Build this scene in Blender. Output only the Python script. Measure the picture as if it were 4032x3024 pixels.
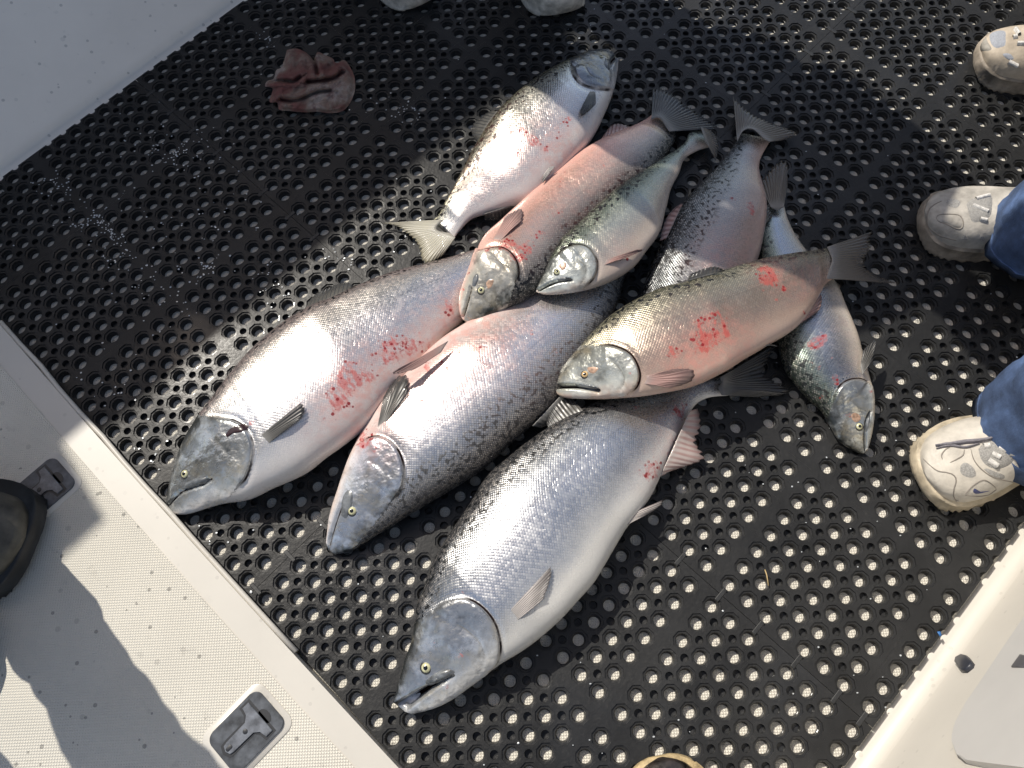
import bpy, bmesh, math, random
import numpy as np
from mathutils import Vector, Matrix, noise as mnoise
from mathutils.bvhtree import BVHTree
random.seed(7); rng = np.random.default_rng(7)
for o in list(bpy.data.objects): bpy.data.objects.remove(o)
SC = bpy.context.scene; COL = SC.collection
# ------------------------------------------------------------------ camera
T = 0.0140                      # rubber mat thickness; deck is z = 0, mat top z = T
FPX, TILT, ROLL, CAMH = 3195.53, 0.387995, -0.0977694, 1.240027
HZ = T+.024                   # hatch top
YAW, S = -0.850257, 0.034       # mat grid direction and hole pitch
RC = (Matrix.Rotation(TILT, 3, 'X') @ Matrix.Rotation(ROLL, 3, 'Z'))
CAMLOC = Vector((0, 0, CAMH + T))
cam = bpy.data.cameras.new('camera'); camo = bpy.data.objects.new('camera', cam); COL.objects.link(camo)
cam.sensor_width = 36; cam.lens = FPX/4032*36; cam.clip_start = .02; cam.clip_end = 500
camo.matrix_world = Matrix.Translation(CAMLOC) @ RC.to_4x4(); SC.camera = camo
# ------------------------------------------------------------------ light
SUN_AZ, SUN_EL = YAW - math.radians(2.0), math.radians(50)     # direction the light travels, elevation
w = bpy.data.worlds.new('World'); SC.world = w; w.use_nodes = True
nt = w.node_tree; bg = nt.nodes['Background']; sky = nt.nodes.new('ShaderNodeTexSky'); sky.sky_type = 'NISHITA'
sky.sun_disc = False; sky.sun_elevation = SUN_EL; sky.air_density = 0.7; sky.dust_density = 1.2; sky.ozone_density = 0.0
tosun = Vector((-math.cos(SUN_AZ)*math.cos(SUN_EL), -math.sin(SUN_AZ)*math.cos(SUN_EL), math.sin(SUN_EL)))
sky.sun_rotation = math.atan2(tosun.x, tosun.y)
wb = nt.nodes.new('ShaderNodeMix'); wb.data_type = 'RGBA'; wb.blend_type = 'MULTIPLY'; wb.inputs[0].default_value = 1; wb.inputs[7].default_value = (1, .915, .80, 1)   # camera white balance
nt.links.new(sky.outputs[0], wb.inputs[6]); nt.links.new(wb.outputs[2], bg.inputs[0]); bg.inputs[1].default_value = 0.15
sl = bpy.data.lights.new('sun', 'SUN'); sl.energy = 3.1; sl.angle = math.radians(0.45); sl.color = (1, .94, .84)
so = bpy.data.objects.new('sun', sl); COL.objects.link(so); so.location = (0, 0, 6)
so.rotation_euler = tosun.to_track_quat('Z', 'Y').to_euler()
SC.view_settings.view_transform = 'Standard'; SC.view_settings.look = 'None'; SC.view_settings.gamma = 1
SC.view_settings.exposure = 0.44
# ------------------------------------------------------------------ helpers
EA = Vector((math.cos(YAW), math.sin(YAW), 0)); EB = Vector((math.sin(YAW), -math.cos(YAW), 0))
def L(a, b, z=0.0):             # boat axes in hole pitches -> world
    return EA*(a*S) + EB*(b*S) + Vector((0, 0, z))
def ray(x, y):                  # photo overview point (2212 wide) -> ray
    k = 4032/2212
    return (RC @ Vector(((x*k-2016)/FPX, -(y*k-1512)/FPX, -1))).normalized()
def W(x, y, z=0.0):             # point at height z above mat top
    d = ray(x, y); t = (z + T - CAMLOC.z)/d.z; return CAMLOC + d*t
def PX(p):
    c = RC.transposed() @ (Vector(p)-CAMLOC); k = 2212/4032
    return ((2016+FPX*c.x/-c.z)*k, (1512-FPX*c.y/-c.z)*k)
def onA(x, y, a):               # ray against the plane at boat coordinate a
    d = ray(x, y); t = (a*S - CAMLOC.dot(EA))/d.dot(EA); return CAMLOC + d*t
def crop(ox, oy, sc):
    return lambda *p: [((ox+p[i]/sc)/1.822785, (oy+p[i+1]/sc)/1.822785) for i in range(0, len(p), 2)]
C10, C20 = crop(1300, 0, 1.58), crop(2632, 0, 1.58)
C01, C11, C21 = crop(0, 950, 1.58), crop(1300, 950, 1.58), crop(2632, 950, 1.58)
C02, C12, C22 = crop(0, 1974, 1.58), crop(1300, 1974, 1.58), crop(2632, 1974, 1.58)
OV = lambda *p: [(p[i], p[i+1]) for i in range(0, len(p), 2)]
def link(name, me, mat=None, parent=None, smooth=True):
    o = bpy.data.objects.new(name, me); COL.objects.link(o)
    if mat:
        for m in (mat if isinstance(mat, (list, tuple)) else [mat]): me.materials.append(m)
    if smooth: me.polygons.foreach_set('use_smooth', [True]*len(me.polygons))
    if parent: o.parent = parent
    return o
def obj(name, verts, faces, mat=None, parent=None, smooth=True):
    me = bpy.data.meshes.new(name); me.from_pydata([tuple(v) for v in verts], [], faces); me.update()
    if parent is not None:
        iv = Matrix.Translation(-parent.location) ; me.transform(iv)
    return link(name, me, mat, parent, smooth)
def bmobj(name, bm, mat=None, parent=None, smooth=True):
    me = bpy.data.meshes.new(name); bm.normal_update(); bm.to_mesh(me); bm.free()
    if parent is not None: me.transform(Matrix.Translation(-parent.location))
    return link(name, me, mat, parent, smooth)
def tag(o, label=None, cat=None, group=None, kind=None):
    if label: o['label'] = label
    if cat: o['category'] = cat
    if group: o['group'] = group
    if kind: o['kind'] = kind
    return o
def empty(name, loc, label, cat, group=None):
    o = bpy.data.objects.new(name, None); COL.objects.link(o); o.location = loc; o.empty_display_size = .05
    return tag(o, label, cat, group)
def subpart(o, parent):         # o was built in the coordinates of parent's parent
    o.parent = parent; return o
def resample(P, n, dens=None):  # polyline -> n points evenly by arc length (smoothed Catmull-Rom)
    P = [np.array(p, float) for p in P]
    Q = []
    for i in range(len(P)-1):
        p0, p1, p2, p3 = P[max(i-1, 0)], P[i], P[i+1], P[min(i+2, len(P)-1)]
        for t in np.linspace(0, 1, 12, endpoint=False):
            Q.append(.5*((2*p1)+(-p0+p2)*t+(2*p0-5*p1+4*p2-p3)*t*t+(-p0+3*p1-3*p2+p3)*t**3))
    Q.append(P[-1]); Q = np.array(Q)
    d = np.r_[0, np.cumsum(np.linalg.norm(np.diff(Q, axis=0), axis=1))]; d /= d[-1]
    tt = np.linspace(0, 1, n) if dens is None else dens
    return np.stack([np.interp(tt, d, Q[:, k]) for k in range(Q.shape[1])], 1)
def grid_faces(nu, nv, close=False):
    F = []
    for i in range(nu-1):
        for j in range(nv if close else nv-1):
            j2 = (j+1) % nv; F.append((i*nv+j, i*nv+j2, (i+1)*nv+j2, (i+1)*nv+j))
    return F
def box(bm, c, ax, ay, az, hx, hy, hz, bev=0):
    v = [bm.verts.new(c+ax*(hx*i)+ay*(hy*j)+az*(hz*k)) for i in (-1, 1) for j in (-1, 1) for k in (-1, 1)]
    fs = [bm.faces.new([v[q] for q in f]) for f in ((0, 1, 3, 2), (4, 6, 7, 5), (0, 4, 5, 1), (2, 3, 7, 6), (0, 2, 6, 4), (1, 5, 7, 3))]
    if bev:
        es = list({e for f in fs for e in f.edges}); bmesh.ops.bevel(bm, geom=es, offset=bev, segments=3, affect='EDGES', profile=.5)
def prism(bm, pts, d, bev=0, seg=2):   # polygon extruded by d (pts ordered, d along the outward side)
    lo = [bm.verts.new(p) for p in pts]; hi = [bm.verts.new(Vector(p)+d) for p in pts]; n = len(pts)
    f1 = bm.faces.new(hi); bm.faces.new(list(reversed(lo)))
    for i in range(n): bm.faces.new((lo[i], lo[(i+1) % n], hi[(i+1) % n], hi[i]))
    if bev: bmesh.ops.bevel(bm, geom=list(f1.edges), offset=bev, segments=seg, affect='EDGES', profile=.5)
    bmesh.ops.recalc_face_normals(bm, faces=bm.faces)
def tube(path, radii, n=12, squash=None):   # verts, faces of a closed tube
    V = []; path = [Vector(p) for p in path]; ref = None
    for i, p in enumerate(path):
        d = (path[min(i+1, len(path)-1)]-path[max(i-1, 0)]).normalized()
        if ref is None: ref = Vector((0, 0, 1)) if abs(d.z) < .8 else EA.copy()
        x = (ref - d*ref.dot(d)).normalized(); y = d.cross(x); ref = x
        r = radii[i] if hasattr(radii, '__len__') else radii
        for k in range(n):
            t = 2*math.pi*k/n; V.append(p+x*(math.cos(t)*r)+y*(math.sin(t)*r*(squash or 1)))
    F = grid_faces(len(path), n, True)
    F.append(tuple(reversed(range(n)))); F.append(tuple(range(len(V)-n, len(V))))
    return V, F
# ------------------------------------------------------------------ materials
def nodes(name):
    m = bpy.data.materials.new(name); m.use_nodes = True; t = m.node_tree
    return m, t, t.nodes['Principled BSDF']
def N(t, kind, **kw):
    n = t.nodes.new('ShaderNode'+kind)
    for k, v in kw.items():
        if hasattr(n, k): setattr(n, k, v)
        else: n.inputs[k].default_value = v
    return n
def M(t, op, a, b=None, c=None, clamp=False):
    n = t.nodes.new('ShaderNodeMath'); n.operation = op; n.use_clamp = clamp
    for i, v in enumerate((a, b, c)):
        if v is None: continue
        if hasattr(v, 'links') or hasattr(v, 'is_linked'): t.links.new(v, n.inputs[i])
        else: n.inputs[i].default_value = v
    return n.outputs[0]
def mix(t, f, a, b, mode='MIX'):
    n = t.nodes.new('ShaderNodeMix'); n.data_type = 'RGBA'; n.blend_type = mode
    for i, v in ((0, f), (6, a), (7, b)):
        if hasattr(v, 'is_linked'): t.links.new(v, n.inputs[i])
        else: n.inputs[i].default_value = v if i == 0 else (*v, 1)[:4]
    return n.outputs[2]
def ramp(t, f, stops, interp='LINEAR'):
    n = t.nodes.new('ShaderNodeValToRGB'); n.color_ramp.interpolation = interp; e = n.color_ramp.elements
    while len(e) < len(stops): e.new(.5)
    for q, (p, c) in zip(e, stops):
        q.position = p; q.color = (*c, 1) if hasattr(c, '__len__') else (c, c, c, 1)
    t.links.new(f, n.inputs[0]); return n.outputs[0]
def coords(t, kind='Object'): return t.nodes.new('ShaderNodeTexCoord').outputs[kind]
def noise(t, vec, scale, detail=3, rough=.5, out=0):
    n = N(t, 'TexNoise', Scale=scale, Detail=detail, Roughness=rough); t.links.new(vec, n.inputs['Vector']); return n.outputs[out]
def bump(t, h, dist, strength=1, normal=None):
    n = N(t, 'Bump', Strength=strength, Distance=dist); t.links.new(h, n.inputs['Height'])
    if normal: t.links.new(normal, n.inputs['Normal'])
    return n.outputs[0]
def sstep(t, x, lo, hi):
    n = t.nodes.new('ShaderNodeMapRange'); n.interpolation_type = 'SMOOTHSTEP'
    t.links.new(x, n.inputs[0]); n.inputs[1].default_value = lo; n.inputs[2].default_value = hi; return n.outputs[0]
def simple(name, col, rough=.5, metal=0, nscale=0, namt=.15, bscale=0, bdist=.001, spec=.5, coat=0):
    m, t, b = nodes(name); b.inputs['Roughness'].default_value = rough; b.inputs['Metallic'].default_value = metal
    b.inputs['Specular IOR Level'].default_value = spec; b.inputs['Coat Weight'].default_value = coat; b.inputs['Coat Roughness'].default_value = .12
    c = coords(t)
    if nscale:
        f = noise(t, c, nscale, 5, .6)
        lo = [x*(1-namt*2) for x in col]; hi = [min(1, x*(1+namt*1.5)) for x in col]
        t.links.new(ramp(t, f, [(.3, lo), (.7, hi)]), b.inputs['Base Color'])
    else: b.inputs['Base Color'].default_value = (*col, 1)
    if bscale: t.links.new(bump(t, noise(t, c, bscale, 4), bdist), b.inputs['Normal'])
    return m
def mat_rubber():
    m, t, b = nodes('black_rubber'); c = coords(t)
    f1 = noise(t, c, 9, 5, .65); f2 = noise(t, c, 160, 4, .6)
    col = ramp(t, f1, [(.3, (.014, .0143, .0147)), (.7, (.027, .0275, .028))])
    dust = M(t, 'MULTIPLY', sstep(t, f2, .58, .78), sstep(t, f1, .4, .7)); col = mix(t, M(t, 'MULTIPLY', dust, .35), col, (.11, .105, .10))
    t.links.new(col, b.inputs['Base Color'])
    wet = sstep(t, noise(t, c, 3.2, 4), .5, .62)
    r = M(t, 'SUBTRACT', M(t, 'ADD', .34, M(t, 'MULTIPLY', f2, .22)), M(t, 'MULTIPLY', wet, .12)); t.links.new(r, b.inputs['Roughness'])
    b.inputs['Specular IOR Level'].default_value = .30
    t.links.new(M(t, 'MULTIPLY', sstep(t, noise(t, c, 4.1, 5, .6), .54, .66), .25), b.inputs['Coat Weight']); b.inputs['Coat Roughness'].default_value = .12
    t.links.new(bump(t, f2, .0006), b.inputs['Normal']); return m
def gel(name, nonskid, dirt=.5, col=(.70, .665, .58)):
    m, t, b = nodes(name); c = coords(t); b.inputs['Roughness'].default_value = .38
    big = noise(t, c, 5, 5, .6); sm = noise(t, c, 42, 4, .6)
    colr = ramp(t, big, [(.3, [x*.90 for x in col]), (.7, col)])
    spots = sstep(t, sm, .63, .72); v = N(t, 'TexVoronoi', Scale=28.); t.links.new(c, v.inputs['Vector'])
    rr = N(t, 'TexWhiteNoise'); t.links.new(v.outputs['Position'], rr.inputs['Vector'])
    drop = M(t, 'MULTIPLY', M(t, 'LESS_THAN', v.outputs['Distance'], M(t, 'MULTIPLY', rr.outputs['Value'], .13)), M(t, 'GREATER_THAN', rr.outputs['Value'], .70))
    v2 = N(t, 'TexVoronoi', Scale=95.); t.links.new(c, v2.inputs['Vector']); r2 = N(t, 'TexWhiteNoise'); t.links.new(v2.outputs['Position'], r2.inputs['Vector'])
    spk = M(t, 'MULTIPLY', M(t, 'LESS_THAN', v2.outputs['Distance'], M(t, 'MULTIPLY', r2.outputs['Value'], .30)), M(t, 'GREATER_THAN', M(t, 'ADD', r2.outputs['Value'], M(t, 'MULTIPLY', big, .3)), 1.07))
    spots = M(t, 'MAXIMUM', spots, M(t, 'MULTIPLY', spk, 4.))
    dd = M(t, 'ADD', M(t, 'MULTIPLY', spots, .35*dirt), M(t, 'MULTIPLY', drop, .55*dirt), clamp=True)
    colr = mix(t, dd, colr, (.20, .19, .17))
    h = None
    if nonskid:
        mp = N(t, 'Mapping'); mp.inputs['Rotation'].default_value = (0, 0, .05); t.links.new(c, mp.inputs[0])
        sx = N(t, 'SeparateXYZ'); t.links.new(mp.outputs[0], sx.inputs[0]); k = 2*math.pi/.0038
        wx = M(t, 'ABSOLUTE', M(t, 'SINE', M(t, 'MULTIPLY', sx.outputs[0], k/2))); wy = M(t, 'ABSOLUTE', M(t, 'SINE', M(t, 'MULTIPLY', sx.outputs[1], k/2)))
        h = M(t, 'MULTIPLY', wx, wy)
        colr = mix(t, M(t, 'MULTIPLY', M(t, 'SUBTRACT', 1., h), .10), colr, [x*.55 for x in col])
        t.links.new(bump(t, h, .0008), b.inputs['Normal'])
    t.links.new(colr, b.inputs['Base Color']); return m
RUB = mat_rubber()
NONSKID = gel('nonskid_fibreglass', True, .5); GEL = gel('gelcoat_lifted_in_shade', False, .28, (.93, .87, .77)); GELC = gel('gelcoat_lowered_for_sun', False, .12, (.63, .60, .54))  # same gelcoat twice: albedo lifted for the shaded side, lowered for the sunlit one
# ------------------------------------------------------------------ setting: deck, walls
def slab(name, pts, z0, z1, mat, parent=None, bev=0, smooth=False):
    bm = bmesh.new(); prism(bm, [Vector((p.x, p.y, z0)) for p in pts], Vector((0, 0, z1-z0)), bev, 4); return bmobj(name, bm, mat, parent, smooth)
deck = slab('deck', [L(-44, 24), L(16, 24), L(16, -66), L(-44, -66)], -.05, 0, NONSKID); tag(deck, kind='structure')
deck.location.z = 0
# upper left: cockpit side with its gunwale (the shade line comes from the roof added below)
def extrude_profile(name, prof, b0, b1, mat, parent, nseg=2):
    V = []; n = len(prof)
    for b in np.linspace(b0, b1, nseg):
        for a, z in prof: V.append(L(a, b, z))
    F = [tuple(reversed(q)) for q in grid_faces(nseg, n)]
    F += [tuple(range(n)), tuple(reversed(range(len(V)-n, len(V))))]
    o = obj(name, V, F, mat, parent, True); o.data.update(); 
    bm = bmesh.new(); bm.from_mesh(o.data); bmesh.ops.recalc_face_normals(bm, faces=bm.faces); bm.to_mesh(o.data); bm.free()
    mod = o.modifiers.new('edge', 'EDGE_SPLIT'); mod.split_angle = math.radians(50); return o
e = empty('cockpit_side', L(-42, -20), 'scuffed white fibreglass cockpit side sloping up beside the bloody rag', 'boat wall')
prof = [(-41.0, .0004), (-41.25, .002), (-41.42, .007), (-41.55, .014), (-41.75, .020), (-60.5, .30), (-61.2, .308), (-66, .31), (-66, -.05), (-41.0, -.05)]
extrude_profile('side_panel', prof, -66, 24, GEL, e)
# added off-frame roof on posts, unseen; its edge draws the straight shade line over the mats
HT, CT_ = 2.05, math.tan(math.pi/2-SUN_EL)
e = empty('shade_caster', L(-90, -20), 'unseen grey roof and wall added for shade behind the cockpit side', 'shade_caster')
ea0 = -24.0-(HT+.05-T)*CT_/S; ea1 = -19.85-(HT+.05-HZ)*CT_/S
bm = bmesh.new(); prism(bm, [L(ea0, -70, HT), L(ea0, 5.3, HT), L(ea1, 5.9, HT), L(ea1, 9.1, HT), L(ea1-1.3, 9.15, HT), L(ea1-1.3, 9.6, HT), L(ea1, 9.65, HT), L(ea1, 30, HT), L(-112, 30, HT), L(-112, -70, HT)], Vector((0, 0, .05)), .004, 2)
bmobj('shade_roof', bm, simple('dark_shade_roof', (.09, .085, .08), .8, nscale=8, namt=.1), e, False)  # underside kept dark so the mats mirror less light
bm = bmesh.new(); prism(bm, [L(ea0-2.2, -69.5, -.3), L(ea0-2.2, 29.5, -.3), L(ea0-1.2, 29.5, -.3), L(ea0-1.2, -69.5, -.3)], Vector((0, 0, HT+.301)), 0); bmobj('sky_blocking_wall', bm, simple('grey_blocking_wall', (.22, .21, .20), .6, nscale=6, namt=.1), e, False)  # added wall that blocks the low sky on the sun side
for a, b in ((ea0-5, -69), (ea1-8, 29), (-110, -69), (-110, 29)):
    V, F = tube([L(a, b, -.2), L(a, b, HT+.01)], .024, 14); obj('shade_roof_post', V, F, simple('anodised_post', (.6, .6, .6), .3, .8), e)
# lower right: the opposite side with a coved foot
AW = 11.05
e = empty('cockpit_side', L(12, -20), 'sunlit white fibreglass cockpit side with rounded recessed panel', 'boat wall')
prof = [(AW-.84, 0.0004)] + [(AW-.84+.84*math.sin(q), .002+.022*(1-math.cos(q))) for q in np.linspace(0.1, 1.5, 8)] + [(AW+.25, .32), (AW+.4, .62), (AW+.6, .64), (AW+6, .65), (AW+6, -.05), (AW-.84, -.05)]
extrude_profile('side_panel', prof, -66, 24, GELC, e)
def on_wall(pts, off): return [onA(x, y, AW-off) for x, y in pts]
CZ = crop(3400, 2050, 1.703)
ppts = CZ(1200, 455, 1076, 640, 900, 900, 760, 1110, 650, 1270, 605, 1380, 590, 1460, 600, 1530, 640, 1580, 700, 1605, 1076, 1655, 1300, 1690)
ppts = [tuple(p) for p in resample(ppts, 44)]
def wall_pt(x, y, off):         # ray against the leaning wall face, shifted inward
    p = onA(x, y, AW)
    for _ in range(4): p = onA(x, y, AW+.25*max(0, min(1, (p.z-.024)/.30)) - off)
    return p
bm = bmesh.new(); outer = [onA(x, y, AW-.06) for x, y in ppts]
prism(bm, [p+EA*.02 for p in outer], -EA*.02, .003, 3); bmobj('access_panel', bm, simple('panel_gelcoat', (.60, .59, .57), .3, nscale=6, namt=.03), e, False)
kn = CZ(633, 965, 640, 935, 680, 913, 715, 922, 748, 965, 740, 990, 700, 1022, 675, 1020)
bm = bmesh.new(); prism(bm, [wall_pt(x, y, 0)+EA*.004 for x, y in kn], -EA*.011, .002, 2)
bmobj('rubber_bumper', bm, simple('dark_plastic', (.03, .033, .045), .4), e)
kn = CZ(1015, 1000, 1076, 915, 1140, 930, 1140, 1010)
bm = bmesh.new(); prism(bm, [wall_pt(x, y, .1)+EA*.002 for x, y in kn], -EA*.008, .0015, 2)
bmobj('panel_latch', bm, simple('latch_grey', (.10, .10, .11), .35), e)
# ------------------------------------------------------------------ hatch with flush latches
he = empty('deck_hatch', L(-14, 14, 0), 'cream nonskid deck hatch with two grey flush latches', 'hatch')
def hatch_edge(a): return 5.62-.0009*(a+18)**2*.6
edge = [(a, hatch_edge(a)) for a in np.linspace(-41.3, 10.2, 30)]
bm = bmesh.new()
prism(bm, [L(a, b+.0, -.02) for a, b in edge]+[L(10.2, 24, -.02), L(-41.3, 24, -.02)], Vector((0, 0, HZ+.02)), .004, 4)
bmobj('hatch_slab', bm, GELC, he, True).modifiers.new('es', 'EDGE_SPLIT').split_angle = .6
bm = bmesh.new()
prism(bm, [L(a, b+1.2, HZ-.004) for a, b in edge]+[L(10.2, 23.9, HZ-.004), L(-41.3, 23.9, HZ-.004)], Vector((0, 0, .0052)), .0008, 2)
bmobj('nonskid_field', bm, NONSKID, he, True).modifiers.new('es', 'EDGE_SPLIT').split_angle = .6
V, F = tube([L(a, b-.10-.05*math.sin(a*1.7)*math.sin(a*.6), HZ-.006+.0012*math.sin(a*.9)) for a, b in edge if -34 < a < -9.3 ], .0042, 10)
obj('edge_lip', V, F, GELC, he)
PLASTIC = simple('grey_latch_plastic', (.085, .093, .106), .42, nscale=45, namt=.35, bscale=60, bdist=.0003, spec=.35)
DARKP = simple('dark_pin_and_recess_shade', (.02, .022, .026), .45)  # pin and tab colour; also paints the shade of the recesses
def rrect(c, ax, ay, hx, hy, r, n=7):
    P = []
    for sx, sy, q in ((1, 1, 0), (-1, 1, 1), (-1, -1, 2), (1, -1, 3)):
        for i in range(n):
            t = (q+i/(n-1))*math.pi/2; P.append(c+ax*(sx*(hx-r)+r*math.cos(t))+ay*(sy*(hy-r)+r*math.sin(t)))
    return P
def latch(cx, cy):
    c = W(cx/1.822785, cy/1.822785, .026); c.z = HZ+.001; X, Y = EA, -EB     # X across, Y up-right
    Z = Vector((0, 0, 1)); bm = bmesh.new()
    prism(bm, rrect(c, X, Y, .042, .0545, .016), Z*.0012, .0005); obase = bmobj('latch_surround', bm, GELC, he)
    bm = bmesh.new(); prism(bm, rrect(c+Z*.0005, X, Y, .0335, .0460, .0125), Z*.0036, .0010); p = bmobj('latch', bm, PLASTIC, he, False)
    def tee(g):
        return [c+X*x+Y*y for x, y in ((-.0262-g, .026+g), (-.0262-g, .0150-g), (-.0150-g, .0135-g), (-.0085-g, .006), (-.0085-g, -.028), (-.007-g, -.034-g), (0, -.0365-g*1.5), (.007+g, -.034-g), (.0085+g, -.028), (.0085+g, .006), (.0150+g, .0135-g), (.0262+g, .0150-g), (.0262+g, .026+g))]
    bm = bmesh.new(); prism(bm, [q+Z*.0022 for q in tee(.0034)], Z*.0022); subpart(bmobj('handle_recess_shade', bm, DARKP, he, False), p)  # raised dark inlay stands in for the shaded gap round the handle
    bm = bmesh.new(); prism(bm, [q+Z*.003 for q in tee(0)], Z*.0034, .0006, 1); subpart(bmobj('handle', bm, simple('worn_handle_plastic', (.15, .162, .185), .36, nscale=60, namt=.3), he, False), p)
    bm = bmesh.new(); prism(bm, [c+Y*.030+X*(.011*math.cos(t)+.004)+Y*(.0075*math.sin(t))+Z*.0026 for t in np.linspace(0, 2*math.pi, 20, endpoint=False)], Z*.0018); subpart(bmobj('finger_recess_shade', bm, DARKP, he, False), p)  # dark oval paints the shade of the finger hollow
    bm = bmesh.new(); prism(bm, [c+X*(.0036*math.cos(t))+Y*(.0036*math.sin(t)-.001)+Z*.0058 for t in np.linspace(0, 2*math.pi, 16, endpoint=False)], Z*.0010, .0003); subpart(bmobj('pivot_pin', bm, DARKP, he), p)
    bm = bmesh.new(); prism(bm, rrect(c-Y*.030+Z*.0058, X, Y, .0030, .0050, .0025, 5), Z*.0009, .0003); subpart(bmobj('thumb_tab', bm, DARKP, he), p)
latch(973, 2878); latch(164, 1930)
# ------------------------------------------------------------------ rubber mats
A0, B0 = 2.306-7.25*7, -9.45-6-7.25*7        # first hole of a block
def gridpos(base, n): return [(base+k+.25*(k//7), k % 7) for k in range(n)]
AS, BS = gridpos(A0, 63), gridpos(B0, 77)
ASEAM, BSEAM = 2.306-14.5-.625, -9.45+.625
OCT = [(.40*math.cos(math.radians(22.5+45*k))/math.cos(math.radians(22.5)), .40*math.sin(math.radians(22.5+45*k))/math.cos(math.radians(22.5))) for k in range(8)]
CIR = [(math.cos(math.radians(22.5+22.5*k)), math.sin(math.radians(22.5+22.5*k))) for k in range(16)]
RS = .185
def mat_tile(name, a_lo, a_hi, b_lo, b_hi, label):
    V = []; F = []; gap = .010
    def cell(a, ia, b, ib):
        # extents of this cell
        xl, xr = (.625 if ia == 0 else .5), (.625 if ia == 6 else .5); yl, yr = (.625 if ib == 0 else .5), (.625 if ib == 6 else .5)
        if a-xl < a_lo+gap: xl = a-a_lo-gap
        if a+xr > a_hi-gap: xr = a_hi-gap-a
        if b-yl < b_lo+gap: yl = b-b_lo-gap
        if b+yr > b_hi-gap: yr = b_hi-gap-b
        n0 = len(V)
        jz = .0004*mnoise.noise(Vector((a*.35, b*.35, 3)))
        def add(x, y, z): V.append(L(a+x, b+y, T+z+jz)); return len(V)-1
        o1 = [add(x, y, 0) for x, y in OCT]; o2 = [add(x*.985, y*.975, -.0021) for x, y in OCT]
        wob = 1+.03*mnoise.noise(Vector((a*3.1, b*2.7, 1)))
        c1 = [add(x*.315*wob, y*.315*wob, -.0024) for x, y in CIR]; c2 = [add(x*.305*wob, y*.305*wob, -.0032) for x, y in CIR]
        c25 = [add(x*.285*wob, y*.285*wob, -.0088) for x, y in CIR]; c26 = [add(x*.262*wob, y*.262*wob, -.0092) for x, y in CIR]
        c3 = [add(x*.25*wob, y*.25*wob, -T+.0003) for x, y in CIR]
        for k in range(8): F.append((o1[k], o2[k], o2[(k+1) % 8], o1[(k+1) % 8]))
        for k in range(8):
            j, j2 = 2*k, (2*k+2) % 16; F.append((o2[k], c1[j], c1[j+1], c1[j2], o2[(k+1) % 8]))
        for A_, B_ in ((c1, c2), (c2, c25), (c25, c26), (c26, c3)):
            for k in range(16): F.append((A_[k], B_[k], B_[(k+1) % 16], A_[(k+1) % 16]))
        # corners: q=0 (+,+), 1 (-,+), 2 (-,-), 3 (+,-)
        ends = []
        for q, (sx, sy) in enumerate(((1, 1), (-1, 1), (-1, -1), (1, -1))):
            ex = xr if sx > 0 else xl; ey = yr if sy > 0 else yl
            has = abs(ex-.5) < 1e-6 and abs(ey-.5) < 1e-6
            i0 = 2*q; # octagon verts 22.5+45*(2q), +45
            if has:
                aa = [180+90*q+ (90-30*k) for k in range(4)]
                P = [(sx*.5+RS*math.cos(math.radians(t)), sy*.5+RS*math.sin(math.radians(t))) for t in aa]
                top = [add(x, y, 0) for x, y in P]; P2 = [add(sx*.5+(x-sx*.5)*.9, sy*.5+(y-sy*.5)*.9, -.0075) for x, y in P]
                cc = add(sx*.5, sy*.5, -.0082)
                for k in range(3):
                    F.append((top[k+1], top[k], P2[k], P2[k+1])); F.append((P2[k+1], P2[k], cc))
            else:
                scallop = ex < .5 and abs(ey-.5) < 1e-6 and sx > 0
                if scallop:      # the trimmed edge runs through the small holes
                    h = math.sqrt(max(RS*RS-(.5-ex)**2, 1e-6))
                    P = [(ex, sy*(.5-h)), (.5-RS*.98, sy*.44), (.5-RS, sy*.5)]
                    if q == 3: P = P[::-1]
                    top = [add(x, y, 0) for x, y in P]
                    lo = [add(x, y, -T) for x, y in P]
                    for k in range(2): F.append((top[k+1], top[k], lo[k], lo[k+1]))
                else:
                    fx = sx*min(ex, .62) if False else sx*ex
                    P = [(fx, sy*max(ey-.2, .2)), (fx, sy*ey), (sx*max(ex-.2, .2), sy*ey)]
                    if q in (1, 3): P = P[::-1]
                    top = [add(x, y, 0) for x, y in P]
            F.append((o1[i0], *[top[k] for k in range(len(top))], o1[(i0+1) % 8]) if True else None)
            ends.append((top[0], top[-1]))
        for q in range(4):       # sides between corner q and q+1
            i1 = (2*q+1) % 8; i2 = (2*q+2) % 8
            F.append((o1[i1], ends[q][1], ends[(q+1) % 4][0], o1[i2]))
        # skirts on tile borders
        def skirt(i, j):
            p, q = V[i].copy(), V[j].copy(); p.z = q.z = .0003; V.append(p); V.append(q); F.append((i, j, len(V)-1, len(V)-2))
        if abs(a+xr-(a_hi-gap)) < 1e-5: skirt(ends[3][1], ends[0][0])
        if abs(a-xl-(a_lo+gap)) < 1e-5: skirt(ends[1][1], ends[2][0])
        if abs(b+yr-(b_hi-gap)) < 1e-5: skirt(ends[0][1], ends[1][0])
        if abs(b-yl-(b_lo+gap)) < 1e-5: skirt(ends[2][1], ends[3][0])
    for a, ia in AS:
        if not (a_lo+.3 < a < a_hi-.3): continue
        for b, ib in BS:
            if b_lo+.3 < b < b_hi-.3: cell(a, ia, b, ib)
    c = L((a_lo+a_hi)/2, (b_lo+b_hi)/2)
    me = bpy.data.meshes.new(name); me.from_pydata([tuple(v-c) for v in V], [], F); me.update()
    bm = bmesh.new(); bm.from_mesh(me); bmesh.ops.remove_doubles(bm, verts=bm.verts, dist=1e-5); bm.to_mesh(me); bm.free()
    e = empty(name, c, label, 'floor mat', 'interlocking perforated rubber mats')
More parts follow.
